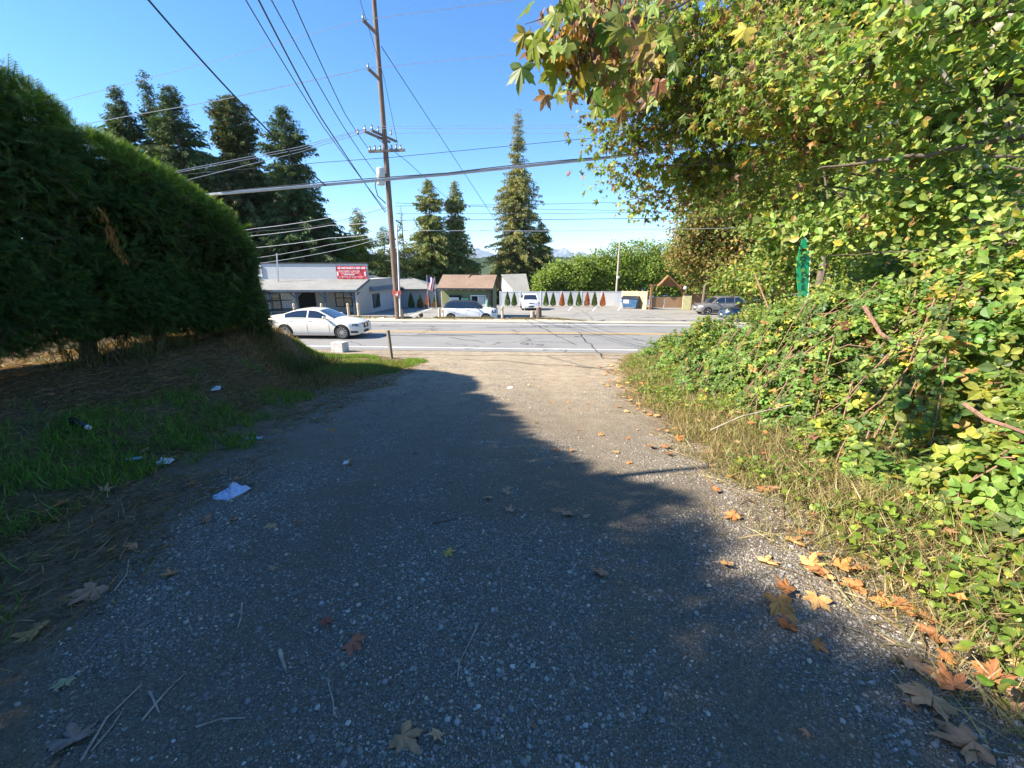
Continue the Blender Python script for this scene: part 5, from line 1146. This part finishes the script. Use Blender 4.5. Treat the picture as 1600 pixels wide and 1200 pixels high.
LB = ['green cone shrub nearest the hut, on the long white fence', 'green cone shrub just left of the white suv', 'green cone shrub just right of the white suv', 'second green cone shrub right of the white suv, before the first orange one', 'orange dead cone shrub, first of the three on the long white fence', 'green cone shrub right after the first orange one', 'green cone shrub just before the middle orange one', 'orange dead cone shrub in the middle of the long white fence', 'green cone shrub between the last two orange ones', 'orange dead cone shrub farthest right, last in the row on the white fence', 'dark cone shrub nearest the utility pole, against the pale wing', 'dull brown green cone shrub between the dark one and the orange one by the flags', 'orange cone shrub directly under the striped flag', 'cone shrub green above and brown below, between the striped flag and the hut']
for i, (px, org, D, b, t) in enumerate(((793, 0, 53.6, 478, 457), (803.5, 0, 53.6, 478, 458), (853, 0, 53.6, 478, 457), (864, 0, 53.6, 478, 458), (878, 1, 53.6, 478, 458), (891, 0, 53.6, 478, 457), (904, 0, 53.6, 478, 457), (917, 1, 53.6, 478, 457), (928.5, 0, 53.6, 478, 457), (941.5, 1, 53.6, 478, 458), (643, 0, 48, 481, 459), (657, 0, 48, 481, 461), (669, 1, 48, 481, 459), (681, 0, 48, 481, 461))):
    shrub(px, D, b, t, LB[i], org, 1 if i in (11, 13) else 0)
# --- bollards
for i, (px, b, t, lab) in enumerate(((545, 493, 474, 'cream bollard standing right of the sedan roof, left of its close neighbour'), (561, 495, 474, 'cream bollard before the shop corner, right one of the two by the porch post'), (687, 499, 482, 'cream bollard on the berm right at the tail of the white hatchback'), (785, 498, 478, 'cream bollard at the right corner of the hut'), (504, 492, 474, 'cream bollard mostly hidden behind the sedan roof, before the dark doorway'), (461, 492, 474, 'cream bollard farthest left, its top poking over the sedan rear'), (693, 499, 483, 'thin cream marker stake next to the bollard behind the hatchback'))):
    D = 31 if i not in (2, 3, 6) else 29.0; p = P(px, b, D); g_ = z(p.x, D); hh = P(px, t, D).z-g_
    rr = .085 if i != 6 else .04
    tag(MB().tube([(p.x, D, g_-.05), (p.x, D, g_+hh-.04), (p.x, D, g_+hh)], [rr, rr, rr*.55], 14).build('bollard', simple('cream bollard paint', (.66, .52, .34), .6), smooth=True), lab, 'bollard', 'bollards around the lot')
# --- stumps on the berm
for px, b, t, r, lab in ((832, 496, 486, .16, 'short pale cut stump on the berm, left of the taller one'), (841.5, 497, 480, .19, 'taller dark barked stump on the berm in front of the white suv')):
    p = P(px, b, 27.9); g_ = z(p.x, 27.9); hh = P(px, t, 27.9).z-g_; s = empty('stump', (p.x, 27.9, g_), 0, lab, 'stump')
    MB().tube([(0, 0, -.05), (0, 0, .1), (.02, 0, hh*.6), (0, 0, hh)], [r*1.35, r*1.1, r*.95, r*.92], 14).build('trunk', M['bark'] if r > .17 else M['palebark'], s, True)
    MB().tube([(0, 0, hh), (0, 0, hh+.012)], [r*.88, r*.86], 14).build('cut_face', simple('cut wood', (.5, .38, .24), .8), s)
s = hit(658, 496); pt = empty('plant_pot', s, 0, 'small black pot on the far verge between the utility pole and the striped flag', 'pot')
MB().tube([(0, 0, 0), (0, 0, .28)], [.13, .2], 14).build('pot', M['plastic'], pt, True); MB().sphere((0, 0, .3), .17, 8, (1, 1, .5)).build('soil', M['bark'], pt)
s = P(789.5, 496, 28.6); s = G(s.x, 28.6); pt = empty('plant_pot', s, 0, 'small dark pot beside the bollard at the right corner of the hut', 'pot'); MB().tube([(0, 0, 0), (0, 0, .16)], [.16, .22], 12).build('pot', M['plastic'], pt, True)
# --- flags
fD = 31.2; fp = P(670.5, 497, fD); fpz = z(fp.x, fD); fz = P(672, 433, fD).z
def drape(nm, parent, x0, z1, wdt, hgt, colf, mats, ph):
    nx_, nz_ = 20, 26; V = []; F = []; mi = []
    for i in range(nx_+1):
        for j in range(nz_+1):
            u_, v_ = i/nx_, j/nz_
            V.append((x0+wdt*u_*(1-.25*v_)+.03*math.sin(v_*5+ph), .09*math.sin(u_*7+ph+v_*1.5)*(.3+u_), z1-hgt*v_-.45*u_*hgt*.5))
    for i in range(nx_):
        for j in range(nz_): F.append((i*(nz_+1)+j, (i+1)*(nz_+1)+j, (i+1)*(nz_+1)+j+1, i*(nz_+1)+j+1)); mi.append(colf(i/nx_, j/nz_))
    mb = MB(); mb.v, mb.f = V, F; ob = mb.build(nm, mats, parent, True); me = ob.data
    # recalc keeps face order
    me.polygons.foreach_set('material_index', mi)
fl = empty('striped_flag', (fp.x, fD, fpz), 0, 'red and white striped flag with a blue corner hanging on a thin pole', 'flag')
MB().tube([(0, 0, 0), (0, 0, fz-fpz+.15)], .022, 8).build('pole', M['metal'], fl, True)
FB = simple('flag blue', (.04, .06, .22), .7); 
drape('cloth', fl, .02, fz-fpz+.1, .52, .95, lambda u, v: 2 if (v < .45 and u < .5) else (0 if int(u*7) % 2 == 0 else 1), [M['red'], M['white'], FB], 0)
f2_ = P(682.5, 497, fD+.8); f2z = z(f2_.x, fD+.8); fl = empty('dark_flag', (f2_.x, fD+.8, f2z), 0, 'dark navy flag hanging just right of the striped flag', 'flag')
MB().tube([(0, 0, 0), (0, 0, fz-fpz+.05)], .022, 8).build('pole', M['metal'], fl, True)
drape('cloth', fl, -.26, fz-fpz-.1, .25, .85, lambda u, v: 0 if (v < .55 or u < .5) else 1, [FB, simple('flag maroon', (.14, .03, .05), .7)], 2)
# --- green feather flag
fD = 24; a = P(1252, 470, fD); tp = P(1256, 370, fD); g_ = z(a.x, fD)
ff = empty('feather_flag', (a.x+.0, fD, g_), 0, 'tall green feather flag with black vertical lettering and a white edge', 'flag'); H = tp.z-g_
sil = [(-.28, 1.35), (-.34, 2.0), (-.33, 2.6), (-.30, 2.95), (-.22, 3.35), (-.08, 3.85), (.05, H)] 
zb0 = P(1250, 462, fD).z-g_-.5
lft = [(P(x_, 1, 1).x*0+(P(x_, y_, fD).x-a.x), P(x_, y_, fD).z-g_) for x_, y_ in ((1248, 462), (1245, 440), (1245, 410), (1249, 388), (1254, 372))]
rgt = [((P(x_, y_, fD).x-a.x), P(x_, y_, fD).z-g_) for x_, y_ in ((1262, 462), (1264, 440), (1265.5, 410), (1265.5, 388), (1261, 376), (1256, 370))]
lft = [(lft[0][0], zb0)]+lft; rgt = [(rgt[0][0], zb0)]+rgt
MB().prism(lft+rgt[::-1], 'y', -.012, .012).build('cloth', simple('flag green', (.015, .42, .18), .5, var=.12), ff)
mb = MB(); 
for p, q in zip(rgt[:-1], rgt[1:]): mb.bar((p[0], 0, p[1]), (q[0], 0, q[1]), .07, .035)
mb.build('edge_sleeve', M['white'], ff)
MB().tube([(rgt[0][0], 0, 0), (rgt[0][0], 0, zb0)], .02, 6).build('pole', M['metal'], ff)
for ch, py in zip('COFFEE', (394.5, 405, 416, 427, 438, 449)):
    cu = bpy.data.curves.new('letter', 'FONT'); cu.body = ch; cu.size = .42; cu.align_x = 'CENTER'; cu.align_y = 'CENTER'; cu.extrude = .006
    to = bpy.data.objects.new('tmp', cu); COL.objects.link(to); bpy.context.view_layer.update()
    me = bpy.data.meshes.new_from_object(to.evaluated_get(bpy.context.evaluated_depsgraph_get())); bpy.data.objects.remove(to)
    me.materials.clear(); me.materials.append(M['dark']); l = link('letter', me, ff); q = P(1254, py, fD); l.location = (q.x-a.x, -.022, q.z-g_); l.rotation_euler = (math.pi/2, 0, 0); l.scale = (1.0, 1, 1)
q = P(1222, 470, 27); g_ = z(q.x, 27); tag(MB().tube([(q.x, 27, g_), P(1228, 415, 27), P(1231, 388, 27)], [.12, .09, .08], 8).build('reddish_post', simple('reddish timber', (.36, .15, .10), .8), smooth=True), 'reddish slanting timber post left of the green feather flag', 'post')

# ------------------------------------------------------------------ utility pole and wires
pD = 28.0; pb = P(622, 497, pD); g_ = z(pb.x, pD); up = empty('utility_pole', (pb.x, pD, g_), 0, 'tall brown wooden utility pole with crossarms and a grey transformer can', 'utility pole'); o = Vector(up.location)
rel(MB().tube([(pb.x, pD, g_-.2), (pb.x, pD, 9), (pb.x-.02, pD, 21)], [.19, .16, .11], 14)).build('pole_shaft', M['polewood'], up, True)
GW = simple('weathered crossarm', (.20, .16, .13), .85, var=.3)
for (x0_, y0_, d0), (x1_, y1_, d1) in ((((567, 31, 27.2)), (589, 53, 28)), ((575, 107, 27.4), (594, 125, 28))): rel(MB().bar(P(x0_, y0_, d0), P(x1_, y1_, d1), .13)).build('angled_arm', GW, up)
rel(MB().bar(P(569, 205, 26.6), P(609, 222, 29.0), .12)).build('crossarm', GW, up); rel(MB().bar(P(581, 204, 27.2), P(619, 221, 29.6), .12)).build('crossarm', GW, up)
rel(MB().bar(P(576, 237, 27.8), P(633, 234.5, 27.8), .13)).build('crossarm', GW, up)
INS = simple('insulator', (.25, .24, .24), .3)
for x_, y_, d in ((559, 207, 26.8), (570, 201, 26.8), (581, 200, 27.2), (591, 203, 27.8), (611, 208, 29), (578, 233, 27.8), (586, 232, 27.8), (594, 232, 27.8), (612, 231, 27.8), (619, 230, 27.8), (626, 231, 27.8), (567, 28, 27.2), (575, 104, 27.4)):
    q = P(x_, y_, d); rel(MB().tube([q-Vector((0, 0, .12)), q-Vector((0, 0, .02)), q+Vector((0, 0, .05)), q+Vector((0, 0, .16))], [.03, .07, .04, .06], 8)).build('insulator', INS, up, True)
q0, q1 = P(595, 289, 27.6), P(594.5, 262, 27.6); rel(MB().tube([q0, q0+Vector((0, 0, .05)), q1-Vector((0, 0, .06)), q1], [.22, .25, .25, .18], 18)).build('transformer', simple('transformer grey', (.55, .57, .57), .4), up, True)
rel(MB().bar(P(600, 270, 27.7), P(606, 270, 28), .08)).bar(P(600, 283, 27.7), P(607, 283, 28), .08).build('bracket', M['metal'], up)
rel(MB().tube([P(589, 275, 27.5), P(586, 290, 27.4), P(590, 306, 27.5), P(603, 318, 27.8)], .03, 6)).build('lead_wire', M['wire'], up, True)
rel(MB().tube([P(620, 352, 27.75), P(625.5, 495, 27.7)], .055, 8)).build('conduit', simple('pale conduit', (.62, .62, .62), .5), up, True)
rel(MB().tube([P(619, 345, 27.8), P(625, 348, 27.6), P(627, 356, 27.6), P(621, 362, 27.7)], .035, 6)).build('cable_loop', M['wire'], up, True)
rel(MB().box(P(628.5, 490, 27.9), (.14, .12, .6))).build('ground_box', M['bark'], up)
sg = P(620, 457.5, 27.65); s = empty('pole_sign', sg, 0, 'small red and white sign nailed to the utility pole', 'sign')
MB().prism([(-.30, -.12), (.0, -.28), (.28, -.1), (.26, .16), (-.02, .12), (-.28, .22)], 'y', -.012, .012).build('plate', simple('faded red sign', (.6, .12, .08), .5), s); MB().prism([(-.14, -.12), (.06, -.2), (.1, .1), (.02, -.04)], 'y', -.03, -.014).build('stripe', M['white'], s)
def wire(pts, r, m, label, group=None, sag=0, n=14, name='utility_wire'):
    q = [P(*p) for p in pts]; f = []
    for i in range(len(q)-1):
        for t in np.linspace(0, 1, n)[:-1]: p = q[i].lerp(q[i+1], t); p.z -= sag*4*t*(1-t); f.append(p)
    f.append(q[-1]); return tag(MB().tube(f, r, 5).build(name, m, smooth=True), label, 'wire', group)
# thick lashed cable on the near side of the road
wire([(150, 318, 14.2), (345, 302.5, 14.1), (700, 272, 14), (950, 246, 14), (1290, 206, 14), (1700, 150, 14)], .045, M['palewire'], 'thick pale bundled cable crossing the whole picture in front of the pole', n=6, name='cable_bundle')
wire([(345, 300, 14.05), (700, 270.2, 13.95), (950, 244.6, 13.95), (1290, 204, 13.95)], .014, M['wire'], 'thin dark lashing wire lying along the thick cable bundle', n=20, sag=-.03)
gp = 'distribution wires between the pole and the left frame edge'
for k, (y0, y1, yy) in enumerate(((268, 229, 201), (270, 233, 201), (290, 237, 203))):
    wire([(200, y0+14, 24), (470, y1, 26), (570+k*6, yy, 27)], .016, M['palewire'], ['uppermost', 'middle', 'lowest'][k]+' of the three close pale wires leaving the double crossarm to the left', gp)
for k, y in enumerate((197.5, 201, 208)): wire([(585+12*k, y, 27.8), (905, y-2+k, 29), (1400, y-6, 31)], .012, M['palewire'], ['uppermost', 'middle', 'lowest'][k]+' of the faint wires leaving the double crossarm to the right', 'wires right of the pole')
wire([(-20, 190, 25), (126, 150, 25.6), (318, 100, 26.3), (567, 31, 27.2)], .012, M['palewire'], 'faint topmost wire from the highest angled arm to the left frame edge', sag=.0)
wire([(567, 31, 27.2), (720, 11, 28), (1100, -40, 30)], .014, M['palewire'], 'topmost pale wire from the highest angled arm to the right')
wire([(60, 208, 25), (185, 184, 25.6), (345, 156, 26.3), (575, 107, 27.4)], .018, M['palewire'], 'second pale wire from the lower angled arm to the hedge top', sag=.0)
wire([(575, 107, 27.4), (720, 92, 28), (1200, 50, 30)], .014, M['palewire'], 'second pale wire from the lower angled arm to the right')
wire([(200, 280, 27), (500, 254, 27.6), (610, 246, 27.9), (900, 218, 28.5), (1400, 180, 30)], .016, M['wire'], 'dark straight wire passing just below the lower crossarm', n=5)
gl_ = 'low wires left of the pole over the shop'
for k, (a, b, c) in enumerate((((398, 357), (515, 340), (603, 321)), ((404, 361), (500, 352), (604, 324)), ((398, 368), (515, 352), (605, 345)), ((398, 387), (514, 372), (606, 363)), ((400, 403), (516, 382), (607, 366)), ((400, 412), (520, 392), (608, 368)))):
    wire([(a[0]-160, a[1]+22, 31), (a[0], a[1], 30), (b[0], b[1], 29), (c[0], c[1], 28)], .017 if k in (0, 2, 3) else .012, M['palewire'] if k != 1 else M['wire'], ['highest', 'sagging second', 'third', 'fourth, thick and pale', 'fifth, thin', 'lowest and faintest'][k]+' wire running left from the pole above the shop roof', gl_, sag=.05)
gr_ = 'low wires right of the pole'
for k, (y0, y1, y2) in enumerate(((322, 319, 312), (334, 334, 330), (344, 343, 340), (360, 361, 357), (317, 327, 331))):
    wire([(618, y0, 28), (850, y1, 28.5), (1120, y2, 29), (1600, y2-14, 31)], .018 if k in (2, 3) else .012, M['wire'] if k != 3 else M['palewire'], ['second highest', 'middle', 'second lowest, rather thick', 'lowest pale', 'highest, drooping'][k]+' wire running right from the pole toward the autumn tree', gr_)
gu = 'wires fanning from the pole over the camera'
for k, pts in enumerate(([(384, 0), (505, 198), (604, 330)], [(404, 0), (501, 183), (602, 332)], [(424, 0), (534, 194), (590, 275)], [(457, 0), (538, 176), (577, 234)])):
    wire([(pts[0][0]-40, -70, 13), (pts[0][0], 0, 14), (pts[1][0], pts[1][1], 20.5), (pts[2][0], pts[2][1], 27.7)], .018 if k != 1 else .028, M['wire'], ['outermost left', 'thickest dark', 'faint third', 'rightmost'][k]+' of four wires from the top frame edge to the pole', gu, sag=.06)
wire([(200, -40, 9), (232, 0, 9.3), (405, 190, 12), (509, 290, 14)], .02, M['wire'], 'single dark drop line curving from the top left down to the thick cable bundle', sag=.05)
wire([(561, -5, 24), (600, 121, 26), (622, 228, 27.6)], .014, M['wire'], 'thin dark line crossing behind the angled arms down to the lower crossarm')
wire([(596, 73, 28), (666, 180, 36), (800, 384, 56)], .024, M['wire'], 'upper guy wire slanting down to the right from the pole')
wire([(589, 216, 28), (637, 253, 33), (720, 330, 57)], .020, M['wire'], 'lower guy wire slanting down to the right below the crossarms')
# --- wooden marker post, concrete block
a = hit(612, 560); b = P(606, 516, a.y-.05); tag(MB().bar(a-Vector((0, 0, .1)), b, .10, .09).build('leaning_post', simple('grey weathered post', (.22, .19, .15), .9, var=.3), bevel=.008), 'short grey weathered post leaning left on the lit grass verge', 'post')
a = hit(529, 551); cb = tag(MB().box(a+Vector((0, .2, .19)), (.52, .42, .42), rz=R(-14)).build('concrete_block', simple('pale concrete', (.52, .53, .53), .9, var=.2, scale=8, bmp=.3), bevel=.02), 'pale grey concrete block on the verge below the sedan front wheel', 'block')

# ------------------------------------------------------------------ litter, sticks and fallen leaves
def leafobj(p, size, rz, tilt, col, label, group, det=True, curl=.25, cat='leaf'):
    V, F = (MAPLE, MAPLEF) if det else (MAPLE2, MAPLE2F)
    k = random.uniform(.5, 1.6)*curl; V = [((x-.3)*size, y*size, (zz+k*((x-.3)**2+1.5*y*y)+.05*math.sin(9*x+7*y))*size) for x, y, zz in V]
    me = bpy.data.meshes.new('fallen_leaf'); me.from_pydata(V, [], F)
    at = me.attributes.new('col', 'FLOAT_COLOR', 'POINT')
    for i in range(len(V)): f = random.uniform(.8, 1.15)*(1.1 if i == 0 else 1); at.data[i].color = (min(1, col[0]*f), min(1, col[1]*f), min(1, col[2]*f), 1)
    me.materials.append(M['litter']); ob = link('fallen_leaf', me); ob.location = p+Vector((0, 0, .022+size*.04)); ob.rotation_euler = (tilt[0], tilt[1], rz)
    return tag(ob, label, cat, group)
ORG = [(.62, .29, .09), (.52, .22, .08), (.68, .40, .16), (.42, .18, .08)]; BRW = [(.46, .25, .14), (.36, .18, .10), (.54, .33, .19)]
big = [(1215, 952, .20, ORG[0], 'largest bright orange maple leaf, on the shadow edge of the right verge'), (1275, 945, .14, ORG[2], 'golden orange maple leaf touching the right of the largest one'), (1230, 990, .10, (.5, .16, .05), 'small deep orange leaf just below the largest one'), (1240, 855, .15, ORG[2], 'spiky golden leaf upright at the sunny gravel edge, above the pair'), (1262, 838, .12, ORG[3], 'crumpled rust leaf behind the spiky golden one'),
       (1198, 887, .13, (.75, .48, .2), 'pale golden leaf on lit gravel left of the lower pair'), (1265, 893, .15, (.78, .45, .16), 'upper one of two overlapping golden leaves on the lit gravel'), (1285, 908, .14, ORG[2], 'lower one of two overlapping golden leaves on the lit gravel'), (1340, 925, .13, ORG[1], 'single orange leaf on sand right of the overlapping pair'), (1390, 955, .15, ORG[0], 'orange leaf in the heap where the shadow meets the right verge'), (1420, 960, .15, ORG[1], 'curled orange leaf next to the heap under the low bramble shoots'), (1445, 975, .12, ORG[3], 'rust leaf at the right end of the heap'),
       (1415, 1045, .14, BRW[2], 'torn brown leaf in shade below the orange heap'), (1545, 1060, .17, ORG[0], 'orange leaf with long lobes at the right frame edge'), (1450, 1105, .17, BRW[2], 'pale brown leaf lying on its back near the bottom right'), (1590, 1115, .20, BRW[2], 'big brown leaf cut by the right frame edge'), (1510, 1180, .16, BRW[0], 'brown leaf at the bottom right corner'),
       (552, 1012, .11, (.50, .17, .10), 'red brown star shaped leaf alone on the gravel, bottom centre left'), (509, 978, .07, (.40, .12, .08), 'small dark red leaf above the star shaped one'), (630, 1165, .12, BRW[0], 'dull brown leaf at the bottom edge left of centre'), (885, 807, .11, (.55, .32, .2), 'tan leaf standing on the gravel in mid drive'), (790, 776, .10, (.52, .33, .22), 'pale tan leaf above the mid drive pair'), (764, 782, .08, BRW[2], 'small tan leaf left of the pale one'), (796, 803, .09, (.5, .3, .2), 'tan leaf below the pale one in mid drive'), (940, 900, .11, (.5, .28, .18), 'tan leaf with a long stalk right of centre'), (918, 812, .07, (.6, .42, .28), 'small light leaf right of the standing one'), (700, 869, .08, (.62, .40, .12), 'yellow leaf on shaded gravel left of centre'), (548, 728, .09, (.45, .22, .12), 'brown leaf under the small grey card'),
       (150, 930, .16, (.45, .25, .16), 'salmon brown leaf heap on the dark left litter'), (62, 1000, .14, (.5, .28, .12), 'orange brown leaf lying in a fleck of sun on the left litter'), (268, 906, .09, (.5, .27, .12), 'orange leaf on the gravel edge at the left'), (322, 820, .12, (.42, .22, .14), 'brown leaf left of the crumpled napkin, at the gravel edge'), (120, 1170, .14, (.34, .24, .2), 'greyish pink leaf at the bottom left'), (105, 1072, .07, (.45, .42, .25), 'small yellow green oval leaf on the left litter'), (100, 790, .10, ORG[1], 'orange leaf in the left grass'), (425, 825, .08, BRW[2], 'pale brown leaf on shaded gravel right of the napkin')]
for px, py, sz, c, lab in big: leafobj(hit(px, py), sz*1.25, random.uniform(0, 6.28), (random.uniform(-.25, .25), random.uniform(-.25, .25)), c, lab, 'fallen maple leaves singled out')
CN = {ORG[0]: 'orange', ORG[1]: 'rust orange', ORG[2]: 'light tan', ORG[3]: 'dark rust', BRW[0]: 'brown', BRW[1]: 'dark brown', BRW[2]: 'tan brown', (.7, .45, .2): 'pale golden', (.75, .5, .2): 'golden'}
def many(n, f, cols, szr, what, zones, grp, det=False, lift=0):
    for i in range(n):
        x, y = f(); c = random.choice(cols); s_ = random.uniform(*szr); k = (s_-szr[0])/(szr[1]-szr[0])
        zn = [t for lim, t in zones if y < lim][0]
        leafobj(G(x, y)+Vector((0, 0, lift)), s_, random.uniform(0, 6.28), (random.uniform(-.4, .4), random.uniform(-.4, .4)), c, ('small ' if k < .33 else '' if k < .66 else 'large ')+CN[c]+' '+what+' '+zn, grp, det)
def along_r():
    y = 1.0+11*random.random()**1.3; return float(xr(y))+random.gauss(-.02, .2), y
ZR = ((1.7, 'by the lowest bramble shoots'), (2.6, 'beside the biggest orange leaves'), (3.8, 'just past the biggest orange leaves'), (4.8, 'beyond the thin shadow'), (6.5, 'where the gravel turns pale'), (99, 'at the road end'))
many(64, along_r, ORG+[(.7, .45, .2)], (.09, .17), 'leaf on the right driveway edge', ZR, 'orange leaves along the right verge', True, .02)
many(42, lambda: (random.uniform(.3, 2.9), random.uniform(4, 12.5)), ORG+[(.75, .5, .2)], (.06, .12), 'leaf on the sunlit gravel', ((5.5, 'just past the thin shadow'), (7.5, 'in the middle of the lit strip'), (10, 'halfway to the road'), (99, 'close to the road')), 'golden leaves on the far gravel')
many(44, lambda: (random.uniform(-6, -2.0), random.uniform(1.2, 9)), BRW+ORG[:2], (.07, .15), 'maple leaf on the left bank', ((2.4, 'in the nearest dark litter'), (4, 'level with the crumpled napkin'), (6, 'level with the black bottle'), (99, 'up near the paper scrap')), 'leaves on the left bank')
many(46, lambda: (random.uniform(-1.8, 1.9), random.uniform(1.0, 6.5)), BRW, (.03, .09), 'leaf scrap on the shaded gravel', ((2, 'in the foreground'), (3.5, 'in mid drive'), (99, 'far into the shaded part')), 'leaf scraps on the gravel')
many(34, lambda: (random.uniform(2.1, 3.2), random.uniform(1.6, 9)), ORG+BRW, (.08, .14), 'curled leaf caught in the dry grass', ZR, 'leaves in the right verge grass', False, .1)
def stick(pts, r, lab, col='palebark'):
    q = [hit(*p)+Vector((0, 0, .02)) for p in pts]; tag(MB().tube(q, [r*(1-.4*i/(len(q)-1)) for i in range(len(q))], 6).build('twig', M[col], smooth=True), lab, 'twig')
stick([(130, 1195), (170, 1135), (226, 1085)], .0055, 'long pale straw stalk at the bottom left')
stick([(148, 1190), (180, 1150), (195, 1125)], .004, 'shorter pale stalk beside the long one at the bottom left')
stick([(225, 1132), (262, 1092), (291, 1060)], .005, 'straight pale stalk crossing another in front of the left litter')
stick([(236, 1088), (243, 1105), (252, 1124)], .005, 'short thick twig under the straight stalk')
stick([(438, 1022), (443, 1040), (449, 1060)], .010, 'short chunky bone coloured stick on the gravel')
stick([(309, 1145), (350, 1135), (385, 1128)], .004, 'thin grey twig low on the gravel, left of the chunky stick')
stick([(380, 950), (378, 975), (374, 992)], .005, 'thin upright looking twig left of the red leaves')
stick([(748, 985), (735, 1015), (718, 1042), (715, 1070)], .004, 'thin bent brown twig at the bottom centre')
stick([(676, 822), (695, 820), (714, 814)], .007, 'small dark stick in mid drive', 'bark')
stick([(515, 1080), (522, 1105), (523, 1125)], .004, 'thin curved twig under the star shaped leaf')
stick([(180, 930), (200, 905), (203, 880)], .005, 'bent root like twig on the litter edge')
stick([(150, 692), (230, 696), (330, 694)], .010, 'long dark stick lying in the left grass beside the bottle', 'bark')
stick([(1395, 1063), (1410, 1078), (1424, 1092)], .003, 'thin pale stem in the shade above the bottom right leaf')
def rag(px, py, w_, d_, h_, m, lab, name, cat, seed):
    p = hit(px, py); V = []; F = []; n_ = 14
    for i in range(n_+1):
        for j in range(n_+1):
            u_, v_ = i/n_-.5, j/n_-.5; e = max(abs(u_), abs(v_))*2
            zz = h_*(1-e**2)*(.15+1.5*float(vnoise(u_*9+seed, v_*9))*float(vnoise(u_*4+seed, v_*4+3))*1.4)+.012; rr = 1+.25*(float(vnoise(u_*4+seed, v_*4+5))-.5)
            V.append((u_*w_*rr, v_*d_*rr, zz))
    F = [(i*(n_+1)+j, (i+1)*(n_+1)+j, (i+1)*(n_+1)+j+1, i*(n_+1)+j+1) for i in range(n_) for j in range(n_)]
    mb = MB(); mb.v, mb.f = V, F; ob = mb.build(name, m); ob.location = p+Vector((0, 0, .01)); ob.rotation_euler[2] = seed; tag(ob, lab, cat)
PB = simple('pale blue tissue', (.50, .56, .74), .8, var=.1); PWT = simple('dirty white paper', (.6, .62, .63), .8, var=.15)
rag(362, 776, .24, .20, .07, PB, 'crumpled pale blue white napkin on the left gravel edge', 'paper_napkin', 'litter', 1.3)
rag(338, 609, .26, .12, .03, PWT, 'flat white paper scrap up on the left grass slope', 'paper_scrap', 'litter', 2.1)
rag(397, 688, .20, .07, .02, simple('pale blue wrapper', (.42, .55, .62), .5), 'thin pale blue wrapper where the grass meets the gravel', 'wrapper', 'litter', 0.1)
rag(209, 720, .14, .06, .02, simple('blue wrapper', (.35, .5, .68), .5), 'small blue wrapper in the left grass', 'wrapper', 'litter', .3)
rag(258, 725, .14, .10, .05, PWT, 'small crumpled white paper right of the blue wrapper', 'paper_scrap', 'litter', 3.3)
rag(541, 727, .05, .09, .004, PWT, 'small grey card lying on shaded gravel', 'paper_card', 'litter', .2)
rag(797, 607, .16, .10, .01, PWT, 'white scrap on the sunlit gravel near the road', 'paper_scrap', 'litter', 1.0)
a, b = hit(112, 664)+Vector((0, 0, .05)), hit(144, 678)+Vector((0, 0, .05)); d = (b-a); bt = empty('bottle', a, 0, 'black bottle with a pale cap lying in the left litter', 'bottle'); d = d.normalized()*.26
MB().tube([(0, 0, 0), d*.02, d*.62, d*.76, d*.9], [.025, .042, .042, .03, .018], 14).build('body', simple('black glossy plastic', (.015, .017, .02), .25), bt, True); MB().tube([d*.88, d*1.02], [.026, .026], 12).build('cap', M['white'], bt, True)

# ------------------------------------------------------------------ air between here and the far hills
m = bpy.data.materials.new('air'); m.use_nodes = True; nt = m.node_tree; nt.nodes.remove(nt.nodes['Principled BSDF'])
v = nt.nodes.new('ShaderNodeVolumePrincipled'); v.inputs['Color'].default_value = (.62, .78, 1.0, 1); v.inputs['Density'].default_value = 7e-5; v.inputs['Anisotropy'].default_value = 0.0
nt.links.new(v.outputs[0], nt.nodes['Material Output'].inputs['Volume'])
hz = MB().box((0, 5980, 215), (18200, 12240, 560)).build('haze', m); tag(hz, kind='stuff')
